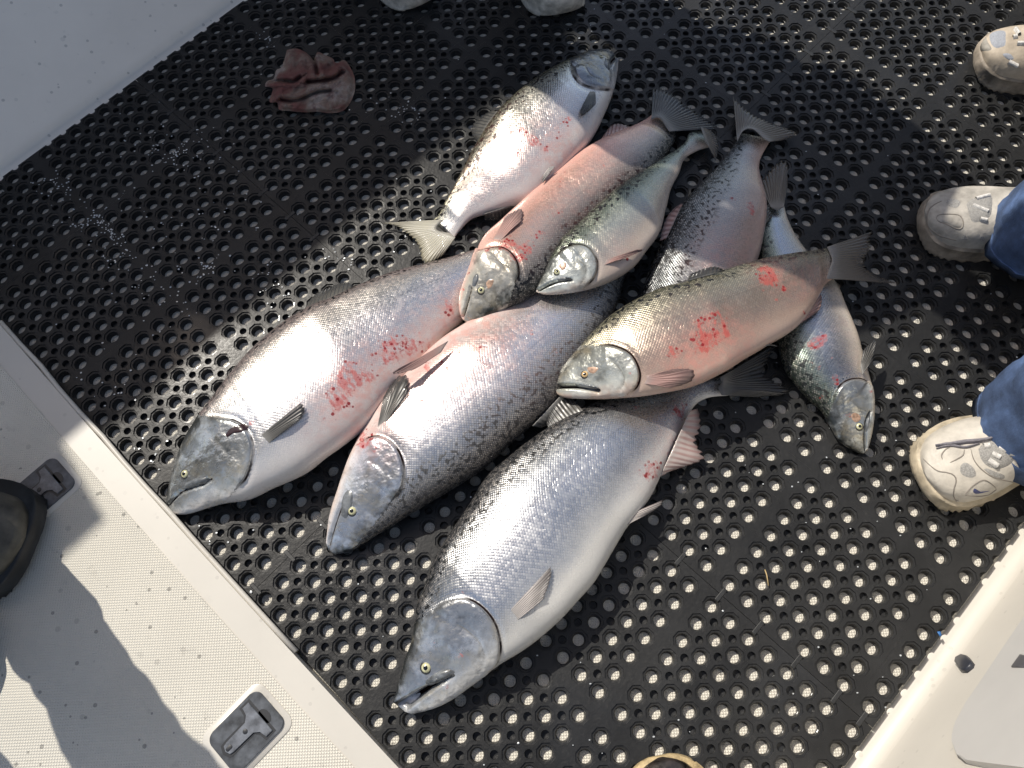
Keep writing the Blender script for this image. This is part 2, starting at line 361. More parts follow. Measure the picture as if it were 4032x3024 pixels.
    o = bpy.data.objects.new('mat_sheet', me); COL.objects.link(o); o.parent = e; me.materials.append(RUB)
    return e
ALO, AHI, BLO, BHI = -41.0, 10.19, -52, 5.5
m1 = mat_tile('rubber_mat', ALO, ASEAM, BSEAM, BHI, 'black perforated rubber mat in the corner between the hatch and the scuffed wall')
m2 = mat_tile('rubber_mat', ALO, ASEAM, BLO, BSEAM, 'black perforated rubber mat under the bloody rag')
m3 = mat_tile('rubber_mat', ASEAM, AHI, BSEAM, BHI, 'black perforated rubber mat along the hatch, under the biggest salmon heads')
m4 = mat_tile('rubber_mat', ASEAM, AHI, BLO, BSEAM, 'black perforated rubber mat under the sneakers of the person in jeans')
RUBD = simple('worn_rubber', (.02, .021, .022), .5, nscale=80, namt=.3, bscale=200, bdist=.0004)
def connector(p, d, tile):
    n = Vector((-d.y, d.x, 0)); Z = Vector((0, 0, 1)); bm = bmesh.new()
    pts = [p+d*x+n*y for x, y in ((-.0115, .0026), (-.010, .0032), (.010, .0032), (.0115, .0026), (.0115, -.0026), (.010, -.0032), (-.010, -.0032), (-.0115, -.0026))]
    prism(bm, [Vector((q.x, q.y, T-.003)) for q in pts], Z*.0039, .0008, 2)
    bmobj('connector', bm, RUBD, tile, False)
for a in (1.056-1, 2.306, 4.306, 6.306, 8.306, 9.556, -4.944, -2.944): connector(L(a, BSEAM), EB, m3)
for k, (a, ia) in enumerate(AS):
    if -40 < a < ASEAM-1 and (k % 2 == 1): connector(L(a, BSEAM), EB, m1)
for k, (b, ib) in enumerate(BS):
    if BLO < b < BSEAM-1 and k % 2 == 1: connector(L(ASEAM, b), EA, m4)
    if BSEAM+1 < b < BHI and k % 2 == 1: connector(L(ASEAM, b), EA, m3)
# ------------------------------------------------------------------ salmon
def attr(t, name):
    n = t.nodes.new('ShaderNodeAttribute'); n.attribute_name = name; return n.outputs['Fac']
def mat_fish(name, belly, low, flank, upper, back, head=(.34, .36, .37), headtop=(.04, .045, .045), pink=(.72, .30, .24), pinkamt=.3, spots=1.0, spotlo=.60, shine=.90, glint=(.75, .68, .6), rough=.27):
    m, t, b = nodes(name); dv = attr(t, 'dv'); bl = attr(t, 'blood'); pk = attr(t, 'pink'); gd = attr(t, 'gilld'); gf = attr(t, 'gillf'); md = attr(t, 'mouthd'); pd = attr(t, 'pred')
    c = coords(t); uv = t.nodes.new('ShaderNodeUVMap').outputs[0]
    hd = sstep(t, gd, -.001, .003)
    n1 = noise(t, c, 14, 4, .6); n2 = noise(t, c, 70, 4, .65); n3 = noise(t, c, 260, 3, .6)
    def line(x, ctr, w):            # soft line |x-ctr| < w
        return M(t, 'SUBTRACT', 1., sstep(t, M(t, 'ABSOLUTE', M(t, 'SUBTRACT', x, ctr)), w*.35, w))
    dk = M(t, 'MAXIMUM', M(t, 'MULTIPLY', line(gd, -.0010, .0022), M(t, 'MULTIPLY', gf, sstep(t, noise(t, c, 24, 3), .30, .55))), M(t, 'SUBTRACT', 1., sstep(t, md, -.0005, .0006)))
    dk = M(t, 'MAXIMUM', dk, M(t, 'MULTIPLY', line(pd, 0., .0016), .45))
    dvn = M(t, 'ADD', dv, M(t, 'MULTIPLY', M(t, 'SUBTRACT', n1, .5), .12)); dvn = M(t, 'ADD', dvn, M(t, 'MULTIPLY', M(t, 'SUBTRACT', n2, .5), .045))
    col = ramp(t, dvn, [(.10, belly), (.34, low), (.52, flank), (.66, upper), (.82, back)])
    sx = N(t, 'SeparateXYZ'); t.links.new(uv, sx.inputs[0]); P = .0050; Q = .0043
    a = M(t, 'DIVIDE', sx.outputs[0], P); r = M(t, 'DIVIDE', sx.outputs[1], Q)
    p = M(t, 'ADD', a, r); q = M(t, 'SUBTRACT', a, r)
    fp = M(t, 'FRACT', p); fq = M(t, 'FRACT', q)
    cell = N(t, 'CombineXYZ'); t.links.new(M(t, 'FLOOR', p), cell.inputs[0]); t.links.new(M(t, 'FLOOR', q), cell.inputs[1])
    wn = N(t, 'TexWhiteNoise'); t.links.new(cell.outputs[0], wn.inputs['Vector']); rnd = wn.outputs['Value']
    ep = M(t, 'MULTIPLY', M(t, 'MULTIPLY', fp, M(t, 'SUBTRACT', 1., fp)), 4.); eq = M(t, 'MULTIPLY', M(t, 'MULTIPLY', fq, M(t, 'SUBTRACT', 1., fq)), 4.)
    rim = M(t, 'MINIMUM', ep, eq)
    sc = M(t, 'MULTIPLY', M(t, 'SUBTRACT', 1., hd), sstep(t, dv, .12, .42))
    edge = M(t, 'MULTIPLY', M(t, 'SUBTRACT', 1., sstep(t, rim, .0, .5)), sc)
    backm = sstep(t, dvn, .52, .80)
    col = mix(t, M(t, 'MULTIPLY', edge, M(t, 'ADD', .24, M(t, 'MULTIPLY', backm, .8))), col, (.018, .02, .022))
    gl = M(t, 'MULTIPLY', M(t, 'MULTIPLY', M(t, 'SUBTRACT', rnd, .35), sc), M(t, 'ADD', .2, M(t, 'MULTIPLY', backm, .8)), clamp=True)
    gl = M(t, 'MULTIPLY', gl, sstep(t, rim, .25, .8)); col = mix(t, M(t, 'MULTIPLY', gl, .7), col, glint)
    lat = M(t, 'MULTIPLY', line(dv, .555, .006), M(t, 'SUBTRACT', 1., hd)); col = mix(t, M(t, 'MULTIPLY', lat, .4), col, [x*.55 for x in flank])
    sp = M(t, 'MULTIPLY', sstep(t, noise(t, c, 150, 1.2, .4), .57, .595), M(t, 'MULTIPLY', sstep(t, dvn, spotlo, spotlo+.08), spots))
    sp = M(t, 'MULTIPLY', sp, M(t, 'SUBTRACT', 1., M(t, 'MULTIPLY', hd, .5)))
    hn = ramp(t, M(t, 'ADD', dv, M(t, 'MULTIPLY', M(t, 'SUBTRACT', n1, .5), .35)), [(.12, belly), (.28, [x*1.25 for x in head]), (.55, head), (.70, [x*.45 for x in head]), (.84, headtop)])
    hb = sstep(t, noise(t, c, 30, 3, .6), .46, .66); hn = mix(t, M(t, 'MULTIPLY', hb, .55), hn, [min(1, x*2.0) for x in head])
    hn = mix(t, M(t, 'MULTIPLY', sstep(t, noise(t, c, 26, 4, .6), .5, .72), .4), hn, (.50, .42, .27))
    hn = mix(t, M(t, 'MULTIPLY', sstep(t, noise(t, c, 44, 5, .65), .52, .74), .65), hn, [x*.28 for x in head])
    col = mix(t, hd, col, hn); col = mix(t, sp, col, (.004, .005, .006))
    pm = M(t, 'MULTIPLY', pk, M(t, 'ADD', .35, M(t, 'MULTIPLY', sstep(t, n2, .35, .7), .85)), clamp=True); pm = M(t, 'MULTIPLY', pm, pinkamt)
    col = mix(t, pm, col, pink)
    mpn = N(t, 'Mapping'); mpn.inputs['Scale'].default_value = (1, .22, 1); t.links.new(uv, mpn.inputs[0]); nb1 = M(t, 'ADD', M(t, 'MULTIPLY', noise(t, c, 60, 5, .75), .5), M(t, 'MULTIPLY', noise(t, mpn.outputs[0], 130, 5, .7), .5)); nb2 = noise(t, c, 260, 5, .75)
    A = M(t, 'MINIMUM', M(t, 'MULTIPLY', bl, 1.25), 1.); Am = M(t, 'SUBTRACT', A, 1.)
    wash = M(t, 'MULTIPLY', sstep(t, M(t, 'ADD', nb1, M(t, 'MULTIPLY', Am, .20)), .445, .56), .68)
    drop = sstep(t, M(t, 'ADD', M(t, 'ADD', M(t, 'MULTIPLY', nb2, .5), M(t, 'MULTIPLY', noise(t, c, 115, 4, .7), .5)), M(t, 'MULTIPLY', Am, .14)), .545, .60)
    bv = N(t, 'TexVoronoi', Scale=150.); t.links.new(c, bv.inputs['Vector']); bw = N(t, 'TexWhiteNoise'); t.links.new(bv.outputs['Position'], bw.inputs['Vector'])
    dots = M(t, 'MULTIPLY', sstep(t, M(t, 'SUBTRACT', M(t, 'MULTIPLY', bw.outputs['Value'], .5), bv.outputs['Distance']), .0, .12), M(t, 'GREATER_THAN', bw.outputs['Value'], .82))
    drop = M(t, 'MAXIMUM', drop, M(t, 'MULTIPLY', dots, sstep(t, bl, .12, .5)))
    col = mix(t, wash, col, (.50, .045, .04)); col = mix(t, M(t, 'MULTIPLY', drop, .92), col, (.25, .004, .008))
    col = mix(t, dk, col, (.012, .006, .006)); t.links.new(col, b.inputs['Base Color'])
    bm_ = M(t, 'MAXIMUM', wash, drop)
    met = M(t, 'MULTIPLY', sstep(t, dvn, .14, .46), shine); met = M(t, 'MULTIPLY', met, M(t, 'SUBTRACT', 1., M(t, 'MULTIPLY', backm, .25)))
    met = M(t, 'MULTIPLY', met, M(t, 'SUBTRACT', 1., M(t, 'MAXIMUM', M(t, 'MAXIMUM', bm_, dk), sp))); met = M(t, 'MULTIPLY', met, M(t, 'SUBTRACT', 1., M(t, 'MULTIPLY', hd, .15)))
    met = M(t, 'MULTIPLY', met, M(t, 'SUBTRACT', 1., M(t, 'MULTIPLY', pm, .55)))
    t.links.new(met, b.inputs['Metallic'])
    ro = M(t, 'ADD', rough, M(t, 'MULTIPLY', M(t, 'SUBTRACT', n2, .4), .16)); ro = M(t, 'ADD', ro, M(t, 'MULTIPLY', M(t, 'SUBTRACT', rnd, .5), M(t, 'MULTIPLY', sc, .16)))
    t.links.new(M(t, 'ADD', ro, M(t, 'MULTIPLY', dk, .5), clamp=True), b.inputs['Roughness']); t.links.new(M(t, 'MULTIPLY', .5, M(t, 'SUBTRACT', 1., dk)), b.inputs['Specular IOR Level'])
    t.links.new(M(t, 'MULTIPLY', .3, M(t, 'SUBTRACT', 1., M(t, 'MAXIMUM', M(t, 'MAXIMUM', backm, dk), sp))), b.inputs['Coat Weight']); b.inputs['Coat Roughness'].default_value = .15
    hgt = M(t, 'MULTIPLY', M(t, 'ADD', M(t, 'MULTIPLY', rim, .9), M(t, 'MULTIPLY', rnd, .28)), M(t, 'MULTIPLY', sc, M(t, 'ADD', .45, M(t, 'MULTIPLY', backm, .6)))); hgt = M(t, 'ADD', hgt, M(t, 'MULTIPLY', n3, .25))
    nb = bump(t, hgt, .0007, .5); nb = bump(t, n1, .003, .3, nb); nb = bump(t, M(t, 'MULTIPLY', noise(t, c, 38, 3, .55), hd), .0045, .9, nb)
    t.links.new(nb, b.inputs['Normal'])
    return m
def mat_fin(name, web, rayc, tipc, clear=.15):
    m, t, b = nodes(name); uv = t.nodes.new('ShaderNodeUVMap').outputs[0]; s = N(t, 'SeparateXYZ'); t.links.new(uv, s.inputs[0])
    r = M(t, 'ABSOLUTE', M(t, 'SUBTRACT', M(t, 'FRACT', s.outputs[0]), .5)); c = coords(t)
    col = mix(t, sstep(t, r, .22, .38), web, rayc); n = noise(t, c, 90, 4)
    col = mix(t, M(t, 'MULTIPLY', sstep(t, s.outputs[1], .45, 1.), M(t, 'ADD', .4, M(t, 'MULTIPLY', n, .6))), col, tipc)
    t.links.new(col, b.inputs['Base Color']); b.inputs['Roughness'].default_value = .32; b.inputs['Coat Weight'].default_value = .3
    base = M(t, 'MULTIPLY', M(t, 'SUBTRACT', 1., sstep(t, s.outputs[1], .02, .30)), M(t, 'ADD', .35, M(t, 'MULTIPLY', n, .8)), clamp=True); t.links.new(mix(t, M(t, 'MULTIPLY', base, .7), col, (.34, .33, .31)), b.inputs['Base Color'])
    a = M(t, 'SUBTRACT', 1., M(t, 'MULTIPLY', M(t, 'SUBTRACT', 1., sstep(t, r, .2, .4)), M(t, 'MULTIPLY', s.outputs[1], clear))); t.links.new(a, b.inputs['Alpha'])
    return m
FIN = mat_fin('dark_fin', (.11, .105, .095), (.045, .045, .045), (.03, .031, .033), .45)
FINP = mat_fin('pink_fin', (.50, .32, .28), (.30, .17, .15), (.10, .07, .07))
FINW = mat_fin('pale_fin', (.50, .47, .44), (.30, .25, .24), (.06, .055, .055))
FINY = mat_fin('straw_tail_fin', (.66, .62, .48), (.07, .065, .05), (.26, .23, .15), .2)
FINR = mat_fin('bloody_pale_fin', (.54, .46, .43), (.44, .29, .27), (.09, .05, .05), .2)
FINB = mat_fin('brown_tail_fin', (.19, .165, .13), (.07, .06, .05), (.07, .06, .05), .4)
IRIS = simple('pale_iris', (.62, .60, .36), .25, nscale=400, namt=.15, coat=1); IRISO = simple('amber_iris', (.70, .48, .22), .25, coat=1)
PUPIL = simple('black_pupil', (.004, .004, .005), .08, coat=1); SOCKET = simple('eye_socket', (.03, .03, .03), .4, coat=.4)
JAW = simple('grey_jaw', (.13, .14, .15), .35, nscale=70, namt=.4, bscale=150, bdist=.0005, coat=.4)
CHEEK = simple('orange_cheek', (.46, .30, .21), .35, nscale=90, namt=.4, coat=.4)
MPP = .000655
def polydist(P, C):             # P (n,2) to polyline C (m,2): unsigned distance, side sign, arc parameter, end overshoot
    best = np.full(len(P), 1e9); sg = np.zeros(len(P)); par = np.zeros(len(P)); over = np.zeros(len(P)); m = len(C)-1
    for i in range(m):
        a, b_ = C[i], C[i+1]; d = b_-a; l2 = (d@d)+1e-9; t0 = ((P-a)@d)/l2; t1 = np.clip(t0, 0, 1); q = a+t1[:, None]*d
        dist = np.linalg.norm(P-q, axis=1); up = dist < best
        s_ = np.sign(d[0]*(P[:, 1]-a[1])-d[1]*(P[:, 0]-a[0])); ov = np.zeros(len(P))
        if i == 0: ov = np.where(t0 < 0, -t0*math.sqrt(l2), ov)
        if i == m-1: ov = np.where(t0 > 1, (t0-1)*math.sqrt(l2), ov)
        best = np.where(up, dist, best); sg = np.where(up, s_, sg); par = np.where(up, (i+t1)/m, par); over = np.where(up, ov, over)
    return best, sg, par, over
class Fish: pass
def fish(label, dorsal, ventral, zb, mat, ratio=.5, gill=None, pre=None, mouth=None, mouthw=3, mouthd=.006, blood=(), pink=(), gape=False, nu=210, nv=88):
    f = Fish(); tt = np.r_[np.linspace(0, .30, int(nu*.5), endpoint=False), np.linspace(.30, 1, nu-int(nu*.5))]
    D2 = resample(dorsal, nu, tt); V2 = resample(ventral, nu, tt)
    zbu = np.interp(tt, [q[0] for q in zb], [q[1] for q in zb]); zc = zbu+.04; th = np.full(nu, .04)
    for _ in range(3):
        D = np.array([W(x, y, z) for (x, y), z in zip(D2, zc)]); V_ = np.array([W(x, y, z) for (x, y), z in zip(V2, zc)])
        wd = np.linalg.norm(D-V_, axis=1)/2
        prof = np.interp(tt, [0, .03, .10, .2, .45, .8, 1], [.75, .82, .92, .98, .90, .88, .8])*ratio
        th = wd*prof; k = np.ones(9)/9; th = np.convolve(np.pad(th, 4, 'edge'), k, 'valid')*np.interp(tt, [0, .93, 1], [1, 1, .45]); zc = zbu+th
    CT = (D+V_)/2; R = (D-V_)/2
    ax = np.gradient(CT, axis=0); arc = np.r_[0, np.cumsum(np.linalg.norm(np.diff(CT, axis=0), axis=1))]
    phi = np.linspace(0, 2*math.pi, nv, endpoint=False); cp, sp = np.cos(phi), np.sin(phi)
    cx = np.sign(cp)*np.abs(cp)**.90; sx = np.sign(sp)*np.abs(sp)**.88
    up = np.array([0, 0, 1.])
    rr = R/np.linalg.norm(R, axis=1)[:, None]; nz = up-rr*(rr@up)[:, None]; nz /= np.linalg.norm(nz, axis=1)[:, None]
    P = CT[:, None, :]+R[:, None, :]*cx[None, :, None]+nz[:, None, :]*(th[:, None]*sx[None, :])[:, :, None]
    dv = 1-np.minimum(phi, 2*math.pi-phi)/math.pi; DV = np.tile(dv, (nu, 1))
    # normals of the plain loft
    gu = np.gradient(P, axis=0); gv = np.roll(P, -1, 1)-np.roll(P, 1, 1); nn = np.cross(gv, gu); nn /= np.linalg.norm(nn, axis=2)[:, :, None]+1e-12
    if (nn[:, nv//4, 2].mean()) < 0: nn = -nn
    flat = P.reshape(-1, 3); k_ = 2212/4032
    Rt = np.array(RC.transposed()); c = (flat-np.array(CAMLOC))@Rt.T
    px = np.stack([(2016+FPX*c[:, 0]/-c[:, 2])*k_, (1512-FPX*c[:, 1]/-c[:, 2])*k_], 1)
    top = (np.tile(phi, nu) < math.pi+.01); U = np.repeat(tt, nv)
    gilld = np.full(len(flat), -.05); gillf = np.zeros(len(flat)); mouthd_ = np.full(len(flat), .05); pred = np.full(len(flat), .05)
    disp = np.zeros(len(flat)); dark = np.zeros(len(flat)); head = np.zeros(len(flat)); bl = np.zeros(len(flat)); pk = np.zeros(len(flat))
    nose = (D2[0]+V2[0])/2
    if gill is not None:
        G = resample(gill, 40); d, sg, par, ov = polydist(px, G); _, sn, _, _ = polydist(nose[None], G); ins = sg == sn[0]
        dm = d*MPP; fade = np.clip(1-ov*MPP/.02, 0, 1)*np.clip(np.minimum(par, 1-par)*14+.25, 0, 1)
        sgd = np.where(ins, dm, -dm)
        lift = .5+.5*np.tanh(sgd/.0016); disp += (lift*.0036*np.exp(-(np.maximum(sgd, 0)/.035)**2)-.0016*np.exp(-((sgd+.003)/.0035)**2))*fade*top
        gilld = np.clip(np.where(U < .40, sgd, -.05), -.05, .05); gilld = np.where(top, gilld, np.where(U < .2, .05, -.05)); gillf = fade*top
    if gill is not None:
        G2 = nose+(resample(gill, 40)[16:38]-nose)*.83; d, sg, par, ov = polydist(px, G2); dm = d*MPP+ov*MPP; disp += -.0010*np.exp(-(dm/.0026)**2)*top; pred = np.where(top, dm+.0005, .05)
    if pre is not None:
        G = resample(pre, 24); d, sg, par, ov = polydist(px, G); dm = d*MPP; fade = np.clip(1-ov*MPP/.006, 0, 1)*top
        disp += -.0012*np.exp(-(dm/.0030)**2)*fade; pred = np.minimum(pred, np.where(top, dm+ov*MPP, .05))
    if mouth is not None:
        G = resample(mouth, 30); d, sg, par, ov = polydist(px, G); dm = d*MPP; wv = mouthw*MPP*(np.clip(1-par, 0, 1)*.8+.25 if gape else 1)
        fade = np.where(par > .5, np.clip(1-ov*MPP/.004, 0, 1), 1)*top
        disp += -mouthd*np.exp(-(dm/(wv+.0008))**4)*fade*(np.clip(1.1-par, 0, 1) if gape else 1); mouthd_ = np.where(top, np.minimum(dm-wv*.75, .05), .05)
    for x, y, r, s_ in blood: bl += s_*np.exp(-(((px[:, 0]-x)**2+(px[:, 1]-y)**2)/(r*r)))*top
    for x, y, r, s_ in pink: pk += s_*np.exp(-(((px[:, 0]-x)**2+(px[:, 1]-y)**2)/(r*r)))*top
    lump = np.array([mnoise.noise(Vector(p)*22) for p in flat])*.0012
    flat = flat+nn.reshape(-1, 3)*(disp+lump)[:, None]
    flat[:, 2] = np.maximum(flat[:, 2], T+.0005)
    verts = [Vector(p) for p in flat]; F = grid_faces(nu, nv, True)
    nc = Vector(flat[:nv].mean(0))-Vector(ax[0]).normalized()*float(wd[0])*.35; tc = Vector(flat[-nv:].mean(0)); i0 = len(verts); verts += [nc, tc]
    for j in range(nv):
        F.append((i0, (j+1) % nv, j)); F.append((i0+1, (nu-1)*nv+j, (nu-1)*nv+(j+1) % nv))
    base = Vector((CT[:, 0].mean(), CT[:, 1].mean(), T))
    f.e = empty('salmon', base, label, 'fish', 'salmon laid out on the mats'); f.mat = mat
    o = obj('body', verts, F, mat, f.e); me = o.data
    bm = bmesh.new(); bm.from_mesh(me); bmesh.ops.recalc_face_normals(bm, faces=bm.faces); bm.to_mesh(me); bm.free()
    for nm, arr, tail in (('dv', DV.ravel(), (.6, .5)), ('gilld', gilld, (.05, -.05)), ('gillf', gillf, (0, 0)), ('mouthd', mouthd_, (.05, .05)), ('pred', pred, (.05, .05)), ('blood', np.clip(bl, 0, 1.5), (0, 0)), ('pink', np.clip(pk, 0, 1), (0, 0))):
        at = me.attributes.new(nm, 'FLOAT', 'POINT'); at.data.foreach_set('value', np.r_[arr, tail].astype(np.float32))
    g = np.minimum(phi, 2*math.pi-phi)/math.pi*float(wd.max()*2.1)
    uvx = np.r_[np.repeat(arc, nv), 0, arc[-1]]; uvy = np.r_[np.tile(g, nu), 0, 0]
    lay = me.uv_layers.new(name='UVMap'); li = np.zeros(len(me.loops), np.int32); me.loops.foreach_get('vertex_index', li)
    lay.data.foreach_set('uv', np.stack([uvx[li], uvy[li]], 1).ravel().astype(np.float32))
    me.polygons.foreach_set('use_smooth', [True]*len(me.polygons))
    bm = bmesh.new(); bm.from_mesh(me); bm.transform(Matrix.Translation(base)); f.bvh = BVHTree.FromBMesh(bm); bm.free(); f.body = o
    f.zc = lambda u: float(np.interp(u, tt, zc)); return f
def hit(f, x, y):
    d = ray(x, y); loc, n, _, _ = f.bvh.ray_cast(CAMLOC, d)
    if loc is None:
        loc, n, _, _ = f.bvh.find_nearest(W(x, y, .04))
    if n.dot(d) > 0: n = -n
    return loc, n
def dome(name, c, n, r, h, mat, parent, rings=6, seg=24, sq=1.0, ref=None):
    n = n.normalized(); x = ((ref or EA)-n*n.dot(ref or EA)).normalized(); y = n.cross(x); V = []; 
    for i in range(rings):
        t = i/(rings-1)*math.pi/2
        for k in range(seg):
            q = 2*math.pi*k/seg; V.append(c+x*(r*math.cos(t)*math.cos(q)+0)+y*(r*sq*math.cos(t)*math.sin(q))+n*(h*math.sin(t)))
    return obj(name, V, grid_faces(rings, seg, True), mat, parent)
def eye(f, x, y, rpx, iris=None, sq=1.0, cheek=None):
    rpx *= 1.08; c, n = hit(f, x, y); n = (n+Vector((0, 0, .6))).normalized(); r = rpx*MPP
    s = dome('eye', c-n*.0012, n, r*1.35, .0026, SOCKET, f.e, sq=sq)
    i = dome('iris', c-n*.0004, n, r, r*.42+.0012, iris or IRIS, f.e, sq=sq); subpart(i, s)
    top = c+n*(r*.42+.0009); p = dome('pupil', top-n*.0006, n, r*.46, .0011, PUPIL, f.e, sq=sq); subpart(p, s)
def patch(f, name, pts, lift, mat, parent=None, n=30, rings=5, sharp=4, bvh=None):
    P = resample(list(pts)+[pts[0]], n+1)[:-1]; ctr = P.mean(0); V = []
    for i in range(rings+1):
        k = 1-i/rings*.999
        for x, y in P:
            q = ctr+(np.array((x, y))-ctr)*k; loc, nn = hit(f, *q); V.append(loc+nn*(lift*(1-k**sharp)-.0004*(i == 0)))
    return obj(name, V, grid_faces(rings+1, n, True)+[tuple(range(rings*n, rings*n+n))], mat, parent or f.e)
def ribbon(f, name, pts, width, lift, mat, parent=None, n=24, taper=True):
    P = resample(pts, n); V = []
    for i, (x, y) in enumerate(P):
        loc, nn = hit(f, x, y); x2, y2 = P[min(i+1, n-1)]; x1, y1 = P[max(i-1, 0)]
        d = (hit(f, x2, y2)[0]-hit(f, x1, y1)[0]).normalized(); s_ = d.cross(nn).normalized(); wd = width*(math.sin(math.pi*(i+.6)/(n+.2))**.5 if taper else 1)
        for k, h in ((-1, -.0004), (-.6, lift*.8), (0, lift), (.6, lift*.8), (1, -.0004)): V.append(loc+s_*(k*wd)+nn*h)
    return obj(name, V, grid_faces(n, 5), mat, parent or f.e)
def fin(f, name, base, tip, zb, zt, mat, rays=9, ragged=.06, nt=14, pleat=.0006, droop=0.0, on=False):
    ns = rays*5+1; B = resample(base, ns); Tp = resample(tip, ns); V = []; UV = []
    if name == 'tail_fin': B = B-(Tp-B)*.13
    zb = zb if hasattr(zb, '__len__') else (zb, zb); zt = zt if hasattr(zt, '__len__') else (zt, zt); seed = random.random()*50
    for i in range(ns):
        s_ = i/(ns-1); b_ = W(*B[i], zb[0]+(zb[1]-zb[0])*s_); t_ = W(*Tp[i], zt[0]+(zt[1]-zt[0])*s_)
        rg = 1-ragged*(.5+.5*math.sin(s_*rays*2*math.pi+math.pi))*(.6+.8*mnoise.noise(Vector((s_*9, seed, 0))))-ragged*.8*max(0, mnoise.noise(Vector((s_*4, seed, 5))))
        for j in range(nt):
            k = j/(nt-1)*rg
            if on:
                q = B[i]+(Tp[i]-B[i])*k; h_, n_ = hit(f, q[0], q[1]); p = h_+n_*(-.001+.0105*k*(1-.35*k))
            else: p = b_.lerp(t_, k)
            p.z += math.sin(s_*rays*2*math.pi)*pleat*(.35 if on else 1)*min(1, .4+k)+.004*mnoise.noise(Vector((s_*2, k*2, seed)))*k-droop*k*k
            p.z = max(p.z, T+.0008); V.append(p); UV.append((s_*rays, k))
    o = obj(name, V, grid_faces(ns, nt), mat, f.e); me = o.data; lay = me.uv_layers.new(name='UVMap')
    for l in me.loops: lay.data[l.index].uv = UV[l.vertex_index]
    md = o.modifiers.new('thick', 'SOLIDIFY'); md.thickness = .0009; md.offset = 0; return o
def pb(cr, *q): return [(x, y, r/1.35, s_/1.15) for x, y, r, s_ in cb(cr, *q)]
def cb(cr, *q):                  # blood spots given in crop pixels: x, y, r, strength
    return [(*cr(q[i], q[i+1])[0], q[i+2]*.3472*1.35, q[i+3]*1.15) for i in range(0, len(q), 4)]
Z0 = [(0, .004), (.15, 0), (1, 0)]
# --- the big one at the front, mouth open
m = mat_fish('salmon_blue_silver', (.66, .655, .63), (.68, .68, .67), (.70, .71, .73), (.44, .46, .48), (.11, .11, .115), pinkamt=.35, spotlo=.66, head=(.36, .37, .38))
f9 = fish('biggest salmon, blue-silver with a black-freckled back and gaping mouth', C12(390, 1250, 420, 1150, 460, 1000, 500, 880, 525, 770, 545, 640, 580, 560, 610, 460, 650, 360, 720, 240, 800, 120, 880, 0)+C11(930, 1530, 1000, 1440, 1080, 1370, 1200, 1270, 1310, 1190, 1420, 1120, 1530, 1060, 1640, 1010, 1760, 975, 1900, 955)+OV(1450, 838, 1520, 822, 1574, 808),
  C12(466, 1312, 520, 1322, 640, 1290, 760, 1230, 880, 1150, 960, 1090, 1060, 1010, 1200, 930, 1330, 830, 1450, 720, 1560, 600, 1650, 490, 1720, 380, 1770, 290, 1830, 190)+OV(1357, 1138, 1387, 1100, 1415, 1055, 1440, 1000, 1465, 945, 1490, 893, 1507, 870, 1535, 858, 1573, 854), Z0, m, .5,
  gill=C12(655, 668, 720, 625, 800, 603, 880, 618, 960, 675, 1020, 755, 1050, 845, 1057, 930, 1035, 1005, 990, 1060), pre=C12(760, 772, 800, 772, 860, 810, 930, 880, 965, 960), mouth=C12(425, 1290, 480, 1255, 560, 1200, 640, 1150, 700, 1118, 765, 1085), mouthw=10, mouthd=.03, gape=True,
  blood=cb(C12, 815, 960, 14, 1.1, 690, 925, 9, .8, 725, 1155, 12, 1., 750, 600, 9, .9, 920, 605, 18, .7, 825, 565, 8, .9, 640, 880, 8, .8, 860, 105, 8, .7)+cb(C11, 1985, 1455, 50, .75, 2030, 1390, 30, .8, 1900, 1030, 14, .8, 1680, 1195, 9, .8)+cb(C21, 60, 1050, 50, .8, 40, 1250, 40, .7, 30, 1340, 40, .6), pink=pb(C21, 60, 1200, 160, .7)+pb(C11, 2000, 1420, 160, .4))
eye(f9, *C12(597, 1035)[0], 10.0)
patch(f9, 'upper_jaw_plate', C12(590, 1120, 650, 1070, 715, 1045, 770, 1052, 782, 1085, 730, 1110, 650, 1135, 600, 1145), .0035, JAW)
fin(f9, 'pectoral_fin', C12(1160, 745, 1108, 690), C12(1325, 600, 1368, 480, 1378, 398), (.105, .105), (.10, .112), FINW, 9, on=True)
fin(f9, 'pelvic_fin', C12(1850, 145, 1835, 95), C12(1970, 80, 2050, 30, 2075, -10), .055, .05, FINW, 7)
fin(f9, 'anal_fin', OV(1425, 1030, 1455, 965, 1490, 888), OV(1450, 1016, 1522, 992, 1505, 958, 1516, 925, 1507, 882), .04, .022, FINR, 13, .18)
fin(f9, 'tail_fin', OV(1568, 854, 1570, 806), OV(1640, 858, 1710, 846, 1655, 800, 1690, 735), .022, .012, FIN, 18, .12)
fin(f9, 'dorsal_fin', OV(1190, 935, 1262, 890), OV(1180, 915, 1195, 870, 1235, 858), .06, .05, FIN, 10)
